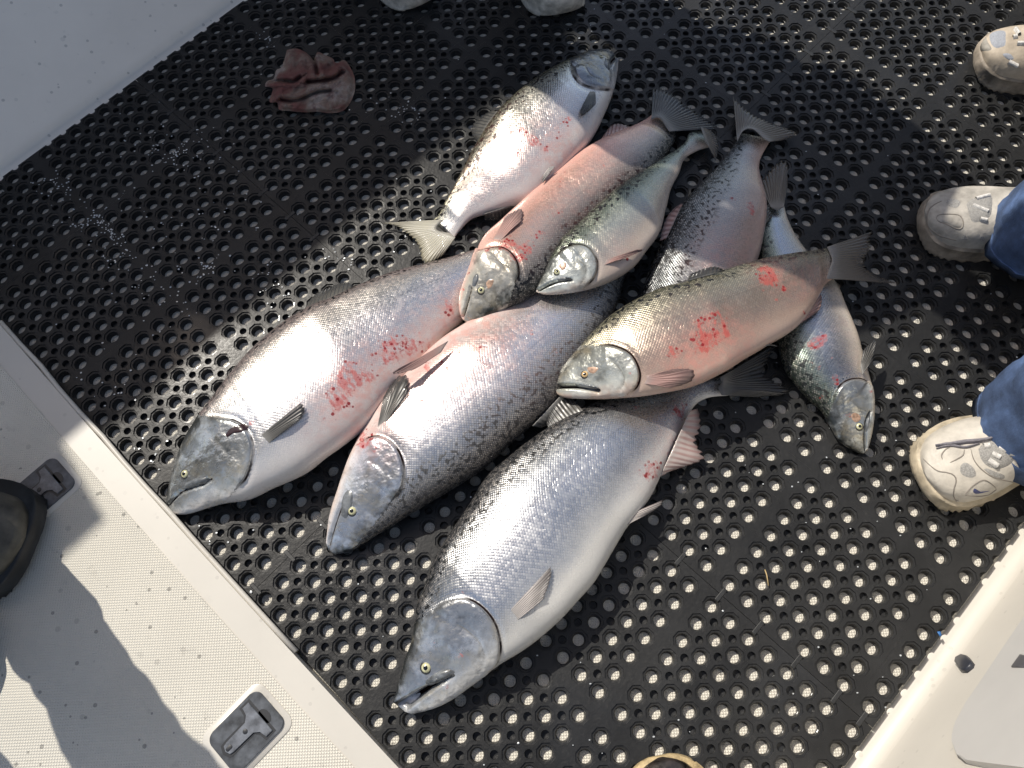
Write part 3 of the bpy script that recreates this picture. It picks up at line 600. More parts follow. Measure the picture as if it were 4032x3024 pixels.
# --- left big one
m = mat_fish('salmon_violet_back', (.68, .63, .59), (.74, .73, .72), (.86, .87, .88), (.78, .75, .70), (.40, .33, .32), pinkamt=.75, spotlo=.72, glint=(.85, .66, .55), head=(.33, .34, .34))
f7 = fish('large salmon with a violet back and a torn gill beside the hatch edge', C01(1040, 1600, 1060, 1500, 1110, 1340, 1170, 1210, 1260, 1070, 1330, 980, 1430, 850, 1560, 700, 1680, 590, 1800, 500, 1950, 410)+C11(0, 370, 100, 320, 200, 275, 340, 220, 480, 175, 620, 140, 760, 100, 890, 60)+OV(1075, 530, 1130, 512),
  C02(1056, 78, 1110, 84, 1180, 76, 1300, 40, 1400, 10)+C01(1550, 1600, 1700, 1530, 1900, 1435)+OV(705, 985, 755, 948, 800, 912, 840, 865, 885, 812, 925, 768, 965, 722, 1000, 690, 1060, 625, 1110, 588, 1150, 570), Z0, m, .5,
  gill=C01(1330, 1093, 1430, 1108, 1500, 1140, 1550, 1205, 1573, 1290, 1560, 1380, 1528, 1470, 1480, 1530), pre=C01(1330, 1235, 1400, 1300, 1420, 1390, 1400, 1450), mouth=C01(1040, 1640, 1110, 1570, 1180, 1535, 1260, 1510, 1310, 1480), mouthw=2.5,
  blood=cb(C01, 1560, 1130, 20, .9, 1500, 1115, 14, .8, 2140, 880, 40, 1., 2060, 960, 30, .8, 2190, 780, 40, .7, 2080, 1060, 40, .6, 2000, 1080, 20, .5, 1640, 965, 10, .8, 1440, 1520, 12, .7)+cb(C11, 80, 890, 45, 1., 160, 860, 40, .9, 240, 830, 40, .9, 340, 700, 60, .9, 430, 660, 50, .9, 500, 640, 40, .8, 510, 690, 16, 1., 600, 650, 40, .6, 740, 380, 40, .7, 740, 450, 22, .9, 560, 570, 15, .8, 290, 585, 10, .8, 120, 790, 30, .8, 40, 960, 40, .8, 120, 1010, 40, .6), pink=pb(C11, 200, 850, 260, .55, 520, 640, 240, .5, 760, 420, 170, .6, 60, 1080, 260, .4))
eye(f7, *C01(1150, 1447)[0], 9.0)
patch(f7, 'upper_jaw_plate', C01(1125, 1540, 1160, 1500, 1230, 1470, 1300, 1472, 1312, 1500, 1260, 1520, 1190, 1540), .003, JAW)
patch(f7, 'gill_tear', C01(1395, 1205, 1430, 1165, 1490, 1140, 1535, 1135, 1545, 1165, 1500, 1190, 1440, 1200, 1410, 1225), .0008, simple('dark_gill', (.03, .012, .014), .3, coat=.5))
fin(f7, 'pectoral_fin', C01(1665, 1262, 1612, 1215), C01(1800, 1165, 1895, 1080, 1885, 1005), (.112, .112), (.106, .118), FIN, 9, on=True)
fin(f7, 'dorsal_fin', C01(1890, 440, 2180, 310), C01(1940, 350, 2000, 310, 2130, 255, 2190, 270), .055, .045, FIN, 11)
fin(f7, 'pelvic_fin', C11(735, 620, 690, 690), C11(420, 800, 385, 828, 500, 810), .10, .11, FINP, 6)
fin(f7, 'tail_fin', OV(1146, 573, 1126, 512), OV(1260, 600, 1215, 540, 1250, 470), .02, .012, FIN, 12)
# --- middle big one, belly to the left
m = mat_fish('salmon_mirror_silver', (.70, .60, .55), (.74, .70, .67), (.84, .84, .85), (.58, .58, .58), (.20, .19, .185), pinkamt=.65, spotlo=.60, spots=.8, head=(.42, .44, .47))
f8 = fish('large mirror-silver salmon lying between the two other biggest ones', OV(722, 1198, 760, 1190, 800, 1165, 840, 1140, 890, 1108, 960, 1065, 1040, 1015, 1105, 955, 1165, 905, 1215, 850, 1262, 785, 1305, 715, 1335, 655, 1348, 605, 1372, 560, 1396, 528),
  OV(705, 1172, 712, 1112, 730, 1055, 757, 985, 788, 925, 820, 876, 860, 828, 905, 780, 955, 735, 1005, 702, 1060, 668, 1115, 640, 1165, 615, 1220, 570, 1290, 520, 1345, 488), Z0, m, .5,
  gill=C11(215, 1240, 255, 1220, 310, 1217, 370, 1243, 425, 1310, 455, 1400, 458, 1480, 440, 1545, 400, 1600), pre=C11(250, 1370, 310, 1400, 335, 1450, 320, 1500), mouth=OV(708, 1182, 716, 1150, 726, 1120, 736, 1090), mouthw=2.4,
  blood=cb(C11, 200, 1250, 40, 1.1, 240, 1205, 25, 1., 280, 1300, 16, .7, 620, 785, 35, 1., 720, 785, 20, .9, 690, 740, 16, .7, 810, 690, 22, 1., 760, 750, 16, .8, 570, 910, 14, .8, 560, 990, 20, .8, 950, 680, 30, .6, 1255, 572, 10, .9, 1230, 822, 16, .7, 1410, 690, 12, .8, 1045, 880, 18, .6, 460, 1090, 20, .6), pink=pb(C11, 620, 780, 260, .6, 900, 600, 300, .6, 350, 1050, 220, .4, 250, 1260, 160, .4, 1150, 480, 300, .35))
eye(f8, *C12(138, 60)[0], 9.2)
patch(f8, 'upper_jaw_plate', C02(2120, 90, 2130, -20, 2165, -75, 2195, -50, 2190, 30, 2155, 110), .0025, JAW)
fin(f8, 'pectoral_fin', C11(292, 1165, 345, 1130), C11(350, 980, 420, 870, 490, 850, 490, 950), (.09, .10), (.09, .105), FIN, 8, on=True)
fin(f8, 'dorsal_fin', OV(1150, 920, 1215, 850), OV(1170, 925, 1215, 905, 1235, 868), .055, .04, FIN, 9)
fin(f8, 'tail_fin', OV(1398, 530, 1346, 488), OV(1440, 505, 1415, 470, 1375, 445), .025, .012, FIN, 10)
# --- top fish, head pointing away
m = mat_fish('salmon_olive_back', (.70, .65, .61), (.74, .71, .69), (.80, .80, .78), (.58, .58, .52), (.18, .18, .12), pinkamt=.5, spotlo=.60, head=(.20, .21, .23), glint=(.8, .76, .6))
f1 = fish('plump salmon with a straw-coloured tail, head turned away from the others', C10(1772, 348, 1745, 325, 1690, 315, 1600, 335, 1500, 375, 1400, 430, 1300, 490, 1200, 560, 1110, 640, 1040, 710, 980, 790, 930, 870, 880, 950, 840, 1030, 800, 1110, 760, 1190, 720, 1250, 680, 1330, 640, 1372),
  C10(1792, 362, 1790, 430, 1775, 520, 1745, 620, 1700, 720, 1650, 820, 1590, 910, 1510, 1000, 1430, 1085, 1330, 1180, 1250, 1240, 1150, 1275, 1050, 1305, 960, 1333, 880, 1362, 810, 1430, 770, 1485), Z0, m, .5,
  gill=C10(1505, 420, 1525, 475, 1570, 520, 1640, 545, 1745, 557), pre=C10(1590, 420, 1620, 470, 1680, 495), mouth=C10(1780, 352, 1755, 380, 1740, 425), mouthw=3,
  blood=cb(C10, 1470, 750, 28, .9, 1240, 865, 30, 1., 1275, 880, 20, 1., 1190, 810, 26, .9, 1125, 830, 20, .7, 1425, 850, 16, .9, 1340, 925, 24, .8, 1290, 690, 18, .5, 1420, 800, 12, .6, 1150, 930, 24, .7, 1000, 1085, 20, .6, 1180, 965, 20, .6, 1670, 590, 12, .9), pink=pb(C10, 1350, 850, 220, .6, 1100, 1000, 220, .4, 900, 1180, 160, .4, 1500, 1000, 180, .6))
eye(f1, *C10(1685, 353)[0], 5.5, sq=.8)
patch(f1, 'upper_jaw_plate', C10(1710, 360, 1740, 375, 1745, 415, 1725, 430, 1705, 400), .002, JAW)
fin(f1, 'pectoral_fin', C10(1650, 565, 1620, 560), C10(1640, 660, 1560, 735, 1548, 700), (.075, .085), (.075, .08), FIN, 7, on=True)
fin(f1, 'pelvic_fin', C10(1395, 1035, 1362, 1040), C10(1345, 1110, 1320, 1140, 1325, 1090), .065, .06, FINW, 5)
fin(f1, 'dorsal_fin', C10(1045, 690, 935, 870), C10(1000, 690, 900, 760, 880, 830, 915, 885), .04, .02, FIN, 10)
fin(f1, 'anal_fin', C10(1150, 1270, 960, 1330), C10(1160, 1310, 1040, 1370, 960, 1365), .03, .012, FIN, 9)
fin(f1, 'tail_fin', C10(660, 1370, 640, 1430, 770, 1490), C10(315, 1388, 420, 1420, 530, 1505, 590, 1640, 700, 1590), .022, .012, FINY, 20, .12)
# --- slender pink fish
m = mat_fish('salmon_flushed_pink', (.74, .46, .39), (.72, .46, .38), (.52, .43, .37), (.24, .22, .20), (.06, .06, .055), pinkamt=.35, spotlo=.62, shine=.6, head=(.40, .38, .33), headtop=(.04, .05, .045))
f2 = fish('slender salmon with a flushed pink belly, head resting on a bigger fish', C11(870, 508, 930, 500, 1010, 455, 1100, 415, 1200, 370, 1290, 310, 1400, 230)+C10(1480, 1600, 1560, 1480, 1680, 1370, 1800, 1270, 1900, 1190, 2000, 1110, 2060, 1020, 2120, 930, 2150, 850, 2130, 800),
  C11(822, 480, 803, 430, 803, 340, 830, 250, 870, 150, 900, 60)+C10(895, 1590, 960, 1480, 1050, 1390, 1150, 1300, 1280, 1175, 1400, 1068, 1500, 990, 1600, 925, 1700, 868, 1800, 825, 1880, 790, 1960, 745, 2010, 705), [(0, .055), (.2, .05), (.4, .02), (.6, .004), (1, 0)], m, .52,
  gill=C11(900, 70, 960, 55, 1050, 40, 1110, 62, 1155, 120, 1172, 190, 1160, 240), pre=C11(1000, 110, 1060, 130, 1085, 180), mouth=C11(822, 475, 840, 420, 858, 350, 872, 285), mouthw=1.8,
  blood=cb(C11, 860, 205, 10, 1., 1120, 40, 25, 1., 1150, 100, 20, 1., 980, 55, 25, .8, 1060, 35, 20, .9, 830, 300, 12, .7)+cb(C10, 1180, 1580, 40, 1., 1110, 1510, 30, .9, 1230, 1540, 30, .9, 1300, 1450, 40, .6, 1400, 1330, 40, .5, 1380, 1050, 20, .7, 1700, 1020, 14, .6, 1440, 1110, 40, .5), pink=pb(C10, 1400, 1180, 220, .9, 1650, 980, 180, .9, 1150, 1420, 180, .7))
eye(f2, *C11(940, 305)[0], 8.0)
patch(f2, 'cheek_patch', C11(980, 300, 968, 262, 990, 235, 1020, 240, 1005, 285), .0008, CHEEK)
patch(f2, 'upper_jaw_plate', C11(880, 280, 890, 225, 915, 200, 925, 230, 905, 280), .002, JAW)
fin(f2, 'pectoral_fin', C10(1055, 1500, 1010, 1495), C10(1190, 1390, 1195, 1310, 1100, 1360), .09, .095, FINP, 8, on=True)
fin(f2, 'anal_fin', C10(1640, 905, 1870, 795), C10(1700, 850, 1760, 775, 1880, 790), .03, .02, FINP, 9)
fin(f2, 'adipose_fin', C10(1800, 1180, 1850, 1130), C10(1770, 1200, 1885, 1090), .075, .07, FIN, 3)
fin(f2, 'tail_fin', C10(2000, 720, 2060, 720, 2145, 815), C10(2005, 545, 2090, 560, 2230, 660, 2360, 740, 2420, 800), .028, .014, FIN, 20, .14)
# --- small greenish fish
m = mat_fish('salmon_green_grey', (.60, .50, .42), (.55, .48, .42), (.42, .44, .39), (.22, .25, .20), (.07, .085, .06), pinkamt=.3, spotlo=.58, spots=1., shine=.65, head=(.38, .40, .38), glint=(.6, .6, .5))
f3 = fish('small green-backed salmon with its head across the mirror-silver one', C11(1278, 300, 1300, 250, 1330, 190, 1360, 120, 1400, 50, 1440, -10)+C10(1430, 1500, 1500, 1430, 1620, 1320, 1740, 1210, 1860, 1120, 1960, 1060, 2080, 980, 2200, 895)+C20(130, 830, 210, 800),
  C11(1283, 316, 1350, 330, 1480, 320, 1620, 290, 1760, 240, 1880, 165, 1975, 50)+C10(2050, 1440, 2090, 1300, 2120, 1180, 2170, 1080)+C20(100, 990, 180, 940, 250, 915), [(0, .080), (.15, .072), (.35, .055), (.6, .05), (.85, .02), (1, .005)], m, .46,
  gill=C11(1420, 75, 1470, 40, 1540, 22, 1610, 45, 1655, 110, 1660, 170, 1640, 225, 1600, 270), pre=C11(1530, 110, 1580, 150, 1590, 200), mouth=C11(1285, 310, 1350, 275, 1420, 250, 1505, 240), mouthw=2.0,
  blood=cb(C11, 1850, 115, 14, .6), pink=pb(C11, 1800, 60, 150, .5))
eye(f3, *C11(1413, 190)[0], 7.2)
patch(f3, 'cheek_patch', C11(1430, 175, 1420, 150, 1455, 125, 1475, 150, 1455, 180), .0008, CHEEK)
patch(f3, 'upper_jaw_plate', C11(1410, 235, 1450, 222, 1495, 228, 1508, 245, 1470, 255, 1420, 250), .002, JAW)
fin(f3, 'pectoral_fin', C11(1698, 150, 1710, 120), C11(1800, 120, 1930, 62, 1900, 60), (.135, .14), (.14, .145), FINP, 6, on=True)
fin(f3, 'tail_fin', C20(210, 795, 255, 920), C20(265, 810, 300, 860, 310, 930, 295, 1000), .03, .02, FINB, 12)
# --- dark-backed fish, head hidden
m = mat_fish('salmon_dark_back', (.50, .36, .30), (.48, .37, .31), (.40, .38, .36), (.20, .21, .21), (.03, .033, .036), pinkamt=.4, spotlo=.52, spots=1., shine=.7, glint=(.8, .8, .8))
f4 = fish('dark-backed salmon with its head hidden under the crosswise fish', OV(1432, 838, 1400, 800, 1383, 750, 1378, 700, 1383, 650, 1395, 605, 1412, 560, 1432, 515, 1457, 468, 1487, 425, 1522, 388, 1560, 350, 1585, 315, 1600, 288),
  OV(1450, 842, 1490, 820, 1545, 770, 1590, 700, 1618, 630, 1634, 570, 1645, 530, 1652, 490, 1656, 440, 1648, 400, 1640, 365, 1644, 340, 1655, 318, 1664, 305), [(0, 0), (.5, .004), (1, 0)], m, .40,
  blood=cb(C20, 510, 1280, 24, .9, 390, 1240, 18, .7, 520, 1330, 18, .7, 60, 1475, 8, .7), pink=pb(C20, 300, 1600, 150, .6, 430, 1500, 200, .3))
fin(f4, 'tail_fin', C20(425, 850, 470, 800, 540, 800, 640, 880), C20(398, 600, 500, 690, 640, 760, 795, 828, 740, 870), .025, .014, FINB, 20, .14)
fin(f4, 'dorsal_fin', OV(1440, 515, 1475, 440), OV(1425, 520, 1440, 470, 1470, 440), .05, .055, FINP, 8)
fin(f4, 'pelvic_fin', OV(1652, 450, 1652, 485), OV(1662, 440, 1668, 470), .03, .02, FIN, 5)
# --- right fish pointing to the jeans
m = mat_fish('salmon_green_back', (.66, .58, .46), (.56, .52, .47), (.44, .48, .54), (.26, .31, .27), (.06, .075, .055), pinkamt=.35, spotlo=.60, spots=.9, head=(.32, .34, .34))
f5 = fish('green-backed salmon lying head-down under the crosswise fish', C21(1212, 1322, 1150, 1300, 1060, 1235, 1000, 1130, 950, 1045, 880, 985, 800, 900, 740, 820, 705, 740, 685, 660)+OV(1672, 715, 1655, 650, 1645, 595, 1640, 545, 1640, 500, 1650, 460, 1662, 440),
  C21(1236, 1300, 1265, 1200, 1281, 1080, 1277, 950, 1240, 820, 1205, 700, 1180, 600, 1140, 500, 1090, 380, 1050, 280)+OV(1785, 590, 1748, 553, 1722, 515, 1702, 475, 1693, 440), Z0, m, .46,
  gill=C21(1240, 880, 1200, 858, 1140, 860, 1085, 885, 1045, 935, 1022, 1000), pre=C21(1220, 960, 1160, 970, 1110, 1010), mouth=C21(1228, 1300, 1226, 1210, 1236, 1110, 1258, 1060), mouthw=1.8,
  blood=cb(C21, 935, 620, 30, 1.2, 890, 640, 24, 1.1, 970, 605, 18, .9, 1035, 840, 16, 1.1, 1045, 880, 18, 1.1, 935, 790, 16, .9, 880, 755, 12, .8, 1010, 730, 10, .8, 950, 970, 12, .9, 875, 540, 8, .8, 1120, 1085, 22, .8, 1260, 940, 24, .6), pink=pb(C21, 1080, 520, 160, .3, 1180, 760, 120, .3))
eye(f5, *C21(1187, 1152)[0], 7.6)
patch(f5, 'cheek_patch', C21(1140, 1110, 1135, 1075, 1165, 1065, 1195, 1085, 1195, 1115, 1165, 1130), .0008, CHEEK)
patch(f5, 'upper_jaw_plate', C21(1225, 1190, 1222, 1130, 1240, 1080, 1258, 1060, 1250, 1120, 1238, 1180), .0018, JAW)
fin(f5, 'pectoral_fin', C21(1205, 830, 1195, 780), C21(1270, 740, 1290, 610, 1210, 680), (.05, .05), (.055, .05), FIN, 7)
fin(f5, 'tail_fin', OV(1662, 442, 1694, 442), OV(1640, 400, 1665, 365, 1698, 345, 1702, 400), .02, .012, FINB, 12, .08)
fin(f5, 'adipose_fin', OV(1726, 522, 1748, 556), OV(1742, 535, 1752, 552), .02, .014, FIN, 3)
# --- crosswise fish on top
m = mat_fish('salmon_golden_pink', (.58, .44, .36), (.48, .36, .29), (.38, .325, .27), (.32, .29, .22), (.14, .135, .09), pinkamt=.6, spotlo=.66, spots=1., shine=.65, head=(.36, .37, .34), glint=(.82, .74, .55))
f6 = fish('golden-pink salmon lying crosswise on top of the others', C11(1394, 885, 1420, 820, 1480, 740, 1560, 650, 1640, 560, 1740, 470, 1860, 390, 1980, 330, 2100, 285)+C21(100, 262, 200, 222, 340, 186, 450, 150, 560, 120, 700, 92, 800, 72, 900, 60, 980, 45, 1040, 25),
  C11(1396, 925, 1420, 955, 1470, 972, 1570, 980, 1700, 980, 1850, 970, 1960, 960, 2060, 943)+C21(120, 908, 250, 860, 370, 800, 470, 735, 560, 682, 660, 622, 760, 560, 830, 500, 900, 400, 950, 320, 985, 262, 1040, 232), [(0, .055), (.25, .06), (.55, .065), (.8, .05), (1, .045)], m, .46,
  gill=C11(1690, 648, 1760, 652, 1850, 690, 1900, 750, 1925, 830, 1908, 900, 1860, 945), pre=C11(1740, 740, 1800, 790, 1830, 850, 1820, 900), mouth=C11(1394, 905, 1450, 902, 1540, 908, 1630, 925, 1668, 935), mouthw=3.6, mouthd=.012,
  blood=cb(C11, 2120, 690, 18, 1.1, 2150, 690, 30, .8, 1865, 825, 10, 1., 1910, 880, 10, .7)+cb(C21, 20, 690, 24, .9, 250, 520, 50, 1., 300, 480, 30, 1., 280, 580, 60, .9, 230, 640, 30, .8, 330, 560, 40, .7, 180, 620, 60, .55, 720, 295, 14, 1., 670, 360, 10, .9, 640, 200, 70, .65, 1090, 160, 40, .8, 600, 220, 50, .5, 840, 440, 12, .8), pink=pb(C21, 250, 600, 180, .9, 120, 780, 200, .7, 450, 600, 160, .5, 640, 200, 120, .6, 850, 250, 160, .5))
eye(f6, *C11(1585, 828)[0], 7.6, IRISO)
patch(f6, 'cheek_patch', C11(1605, 815, 1598, 785, 1640, 780, 1672, 790, 1640, 825), .0008, CHEEK)
patch(f6, 'upper_jaw_plate', C11(1520, 890, 1580, 890, 1640, 900, 1675, 915, 1660, 935, 1600, 918, 1540, 905), .0022, JAW)
fin(f6, 'pectoral_fin', C11(1945, 885, 1955, 840), C11(2110, 900, 2240, 860, 2250, 800, 2130, 795), (.115, .12), (.12, .13), FINP, 10, .04, on=True)
fin(f6, 'dorsal_fin', C21(110, 250, 350, 185), C21(140, 200, 260, 160, 350, 178), .115, .12, FIN, 9)
fin(f6, 'pelvic_fin', C21(540, 690, 620, 640), C21(515, 695, 600, 640, 680, 655), .09, .085, FIN, 5)
fin(f6, 'anal_fin', C21(780, 540, 905, 400), C21(850, 490, 945, 420, 950, 325), .07, .06, FINP, 8)
fin(f6, 'tail_fin', C21(1020, 25, 1040, 120, 1020, 235), C21(1270, -60, 1265, 40, 1215, 130, 1300, 210, 1430, 262), .062, .05, FINB, 20, .14)
# ------------------------------------------------------------------ people: shoes, legs, bodies
CREAM = simple('cream_leather', (.56, .52, .45), .5, nscale=30, namt=.12, bscale=220, bdist=.0006)
CREAMD = simple('scuffed_cream_leather', (.44, .41, .36), .6, nscale=26, namt=.25, bscale=180, bdist=.0008)
TANL = simple('tan_leather', (.46, .39, .30), .55, nscale=35, namt=.15, bscale=200, bdist=.0006)
SOLEC = simple('cream_rubber_sole', (.55, .47, .34), .55, nscale=24, namt=.25, bscale=90, bdist=.0015)
SOLEM = simple('muddy_rubber_sole', (.34, .29, .23), .65, nscale=24, namt=.35, bscale=90, bdist=.0015)
MESH = simple('grey_mesh_fabric', (.33, .32, .30), .7, nscale=700, namt=.25, bscale=900, bdist=.0008)
MESHB = simple('blue_grey_mesh_fabric', (.36, .38, .42), .7, nscale=700, namt=.22, bscale=900, bdist=.0008)
SEAM = simple('stitched_seam', (.24, .215, .185), .6); LACE = simple('white_lace', (.66, .64, .60), .7, nscale=300, namt=.2, bscale=600, bdist=.0005)
LACED = simple('grey_lace', (.20, .19, .21), .7, nscale=300, namt=.2); SWOOSH = simple('navy_print', (.05, .06, .16), .4)
def denim(name, col):
    m, t, b = nodes(name); c = coords(t); n1 = noise(t, c, 16, 5, .65); n2 = noise(t, c, 420, 3, .7)
    co = ramp(t, n1, [(.34, [x*.4 for x in col]), (.52, col), (.70, [min(1, x*2.0) for x in col])]); co = mix(t, M(t, 'MULTIPLY', n2, .5), co, [x*.45 for x in col])
    t.links.new(co, b.inputs['Base Color']); b.inputs['Roughness'].default_value = .85; t.links.new(bump(t, n2, .0008), b.inputs['Normal']); return m
JEANS = denim('blue_denim', (.075, .125, .25)); DARKT = denim('dark_canvas', (.05, .05, .055))
BROWNB = simple('olive_brown_rubber', (.085, .078, .062), .55, nscale=18, namt=.4, bscale=60, bdist=.0012)
BLACKB = simple('black_boot_rubber', (.018, .019, .02), .55, nscale=30, namt=.4, bscale=70, bdist=.001)
GREYR = simple('pale_rubber_toe', (.52, .49, .43), .6, nscale=60, namt=.25, bscale=120, bdist=.0008)
LEATH = simple('dark_brown_leather', (.035, .026, .022), .38, nscale=50, namt=.5, bscale=110, bdist=.0008, coat=.3)
WELT = simple('tan_welt', (.52, .40, .22), .6, nscale=90, namt=.2, bscale=200, bdist=.0006)
JACK = simple('rain_jacket', (.10, .12, .13), .6, nscale=20, namt=.2); SKIN = simple('skin', (.50, .30, .22), .5); HAIR = simple('hair', (.04, .03, .02), .6)
def shoe(e, toe, fwd, length=.30, wide=1.0, z0=None, high=1.0, soleh=.028, upper=CREAM, sole=SOLEC, name='shoe', flare=.004, low_h=1.0, lug=True, toeround=1.0):
    f = Fish(); z0 = T if z0 is None else z0; fwd = Vector((fwd.x, fwd.y, 0)).normalized(); sd = Vector((-fwd.y, fwd.x, 0)); toe = Vector((toe.x, toe.y, z0)); Z = Vector((0, 0, 1))
    ts = [0, .012, .035, .08, .15, .23, .32, .45, .6, .75, .88, .96, 1]; hw = [.006, .020, .032, .043, .051, .0545, .054, .047, .041, .039, .034, .022, .004]
    nt = 60; tt = np.r_[np.linspace(0, .2, 26, endpoint=False)**1.0, np.linspace(.2, 1, 34)]; tt[:26] = .2*(np.linspace(0, 1, 26, endpoint=False)**1.6)
    W_ = np.interp(tt, ts, hw)*wide
    k = np.array([1, 2, 1])/4; W_[1:-1] = np.convolve(W_, k, 'valid')
    curve = np.interp(tt, [0, .25, .6, 1], [.006, 0, -.004, 0])     # slight inward curve of the last
    V = []; seg = 10
    def ring(zs): pass
    # sole
    lev = [(0.0, 1.0, -.003), (.004, 1.0, 0), (soleh*.5, 1.0, .0015), (soleh-.004, 1.0, 0), (soleh, 1.0, -.003)]
    outl = [(t, w) for t, w in zip(tt, W_+flare)]
    loop = [(t, w) for t, w in outl]+[(t, -w) for t, w in reversed(outl)]; n = len(loop)
    for z, s_, off in lev:
        for i, (t, w) in enumerate(loop):
            cu = float(np.interp(t, tt, curve)); rise = .012*max(0, 1-t/.18)**2
            tr = .002*math.sin(i*1.9) if lug and z < .012 else 0
            V.append(toe-fwd*(t*length+(-off if t < .05 else (off if t > .95 else 0)))+sd*((w+math.copysign(off+tr, w))+cu)+Z*(z+rise))
    F = grid_faces(len(lev), n, True)+[tuple(reversed(range(n))), tuple(range((len(lev)-1)*n, len(lev)*n))]
    f.sole = obj('sole', V, F, sole, e)
    # upper
    H = np.interp(tt, [0, .02, .06, .12, .2, .3, .42, .55, .7, .85, 1], [.012, .022, .033, .042, .049, .057, .070, .088, .100, .100, .085])*high*low_h
    V = []; ns = 25
    for t, w, h, cu in zip(tt, W_, H, curve):
        rise = .012*max(0, 1-t/.18)**2
        for j in range(ns):
            q = math.pi*j/(ns-1); c_ = math.cos(q); s_ = math.sin(q)
            x = math.copysign(abs(c_)**(.62+.25*min(1, t/.3)), c_)*w; zz = soleh-.004+h*abs(s_)**.75
            # wrinkle
            wr = .0014*mnoise.noise(Vector((t*14, x*60, 2)))
            V.append(toe-fwd*(t*length+.003*(1-s_)*(1 if t < .1 else 0))+sd*(x+cu)+Z*(zz+rise+wr))
    F = grid_faces(nt, ns)+[tuple(range(ns)), tuple(reversed(range((nt-1)*ns, nt*ns)))]
    o = obj('upper', V, F, upper, e); bm = bmesh.new(); bm.from_mesh(o.data); bmesh.ops.recalc_face_normals(bm, faces=bm.faces); bm.to_mesh(o.data)
    bm.transform(Matrix.Translation(e.location)); f.bvh = BVHTree.FromBMesh(bm); bm.free(); f.upper = o; f.e = e
    f.ankle = toe-fwd*(length*.76)+Z*.08; f.fwd = fwd; f.sd = sd; return f
def leg(e, path, radii, mat, name='trouser_leg', fold=.006, n=40, m=44, seed=0, hem=True):
    P = resample([tuple(p) for p in path], m); R = np.interp(np.linspace(0, 1, m), np.linspace(0, 1, len(radii)), radii); V = []
    for i in range(m):
        p = Vector(P[i])
        d = Vector(P[min(i+1, m-1)]-P[max(i-1, 0)]).normalized(); x = (EA-d*EA.dot(d)).normalized(); y = d.cross(x)
        for k in range(n):
            t = 2*math.pi*k/n; s_ = i/(m-1)
            fo = fold*(mnoise.noise(Vector((math.cos(t)*1.6, math.sin(t)*1.6, s_*14+seed)))+.6*mnoise.noise(Vector((math.cos(t)*3+s_*4, math.sin(t)*3, s_*22+seed))))
            V.append(p+x*((R[i]+fo)*math.cos(t))+y*((R[i]+fo)*math.sin(t)))
    # turn the hem inward
    inn = [Vector(P[0])+(V[k]-Vector(P[0]))*.94+Vector((0, 0, .03)) for k in range(n)]
    F = grid_faces(m, n, True); b0 = len(V); V += inn
    for k in range(n): F.append((b0+k, b0+(k+1) % n, (k+1) % n, k))
    o = obj(name, V, F, mat, e); V2, F2 = [], []
    if hem:
        for i in range(0, 1):
            pts = [V[n*1+k]+(V[n*1+k]-Vector(P[1])).normalized()*.0012 for k in range(n)]; pts.append(pts[0])
            a, b_ = tube(pts, .0016, 6); h = obj('hem', a, b_, mat, e); subpart(h, o)
    return o
def torso(e, hip, facing, h=.62, mat=JACK, shoulder=.20, elbow_out=(.08, .08), lean=0.0, elbow_z=.18, skirt=.10):
    f = Vector((facing.x, facing.y, 0)).normalized(); s = Vector((-f.y, f.x, 0)); Z = Vector((0, 0, 1)); hip = Vector(hip)
    pts = [(hip-Z*skirt, (.18, .14)), (hip+Z*.05, (.17, .13)), (hip+Z*.25+f*lean*.3, (.165, .125)), (hip+Z*.45+f*lean*.6, (.17, .12)), (hip+Z*.52+f*lean*.7, (.10, .085)), (hip+Z*.57+f*lean*.75, (.062, .062))]
    E = [(i, i+1) for i in range(5)]
    for sg in (-1, 1):
        b0 = len(pts); pts += [(hip+Z*.46+s*sg*shoulder+f*lean*.6, (.075, .075)), (hip+Z*(elbow_z+.04)+s*sg*(shoulder+elbow_out[(sg+1)//2])-f*.04, (.055, .055)), (hip+Z*.03+s*sg*(shoulder-.02)+f*.12, (.045, .045)), (hip+Z*-.03+s*sg*(shoulder-.07)+f*.13, (.05, .05))]
        E += [(3, b0), (b0, b0+1), (b0+1, b0+2), (b0+2, b0+3)]
    me = bpy.data.meshes.new('jacket'); me.from_pydata([tuple(p-e.location) for p, r in pts], E, []); o = link('jacket', me, mat, e, False)
    o.modifiers.new('skin', 'SKIN').use_smooth_shade = True
    for v, (p, r) in zip(me.skin_vertices[0].data, pts): v.radius = r
    me.skin_vertices[0].data[0].use_root = True; o.modifiers.new('sub', 'SUBSURF').render_levels = 2
    hc = hip+Z*.74+f*(lean+.03)   # head
    V = []
    for i in range(17):
        a = math.pi*i/16
        for k in range(24):
            q = 2*math.pi*k/24; x = math.sin(a)*math.cos(q); y = math.sin(a)*math.sin(q); z = math.cos(a)
            r = 1+.18*math.exp(-((q if q < math.pi else q-2*math.pi)**2)/.03-((a-1.75)**2)/.04)-.10*math.exp(-(abs(abs(q if q < math.pi else q-2*math.pi)-.45)**2)/.03-((a-1.5)**2)/.02)
            V.append(hc+f*(x*.095*r)+s*(y*.077*r)+Z*(z*.12*r))
    hd = obj('head', V, grid_faces(17, 24, True), SKIN, e); a, b_ = tube([hip+Z*.54+f*lean*.75, hc-Z*.05], [.058, .055], 14); subpart(obj('neck', a, b_, SKIN, e), hd)
    V = [hc+Z*.012-f*.012+(v-hc)*1.06 for v in V[:24*10]]; subpart(obj('hair', V, grid_faces(10, 24, True), HAIR, e), hd)
def z3(*p): return crop(3500, 650, 4.147)(*p)
def z4(*p): return crop(3500, 1550, 3.318)(*p)
def z2(*p): return crop(3550, 50, 4.583)(*p)
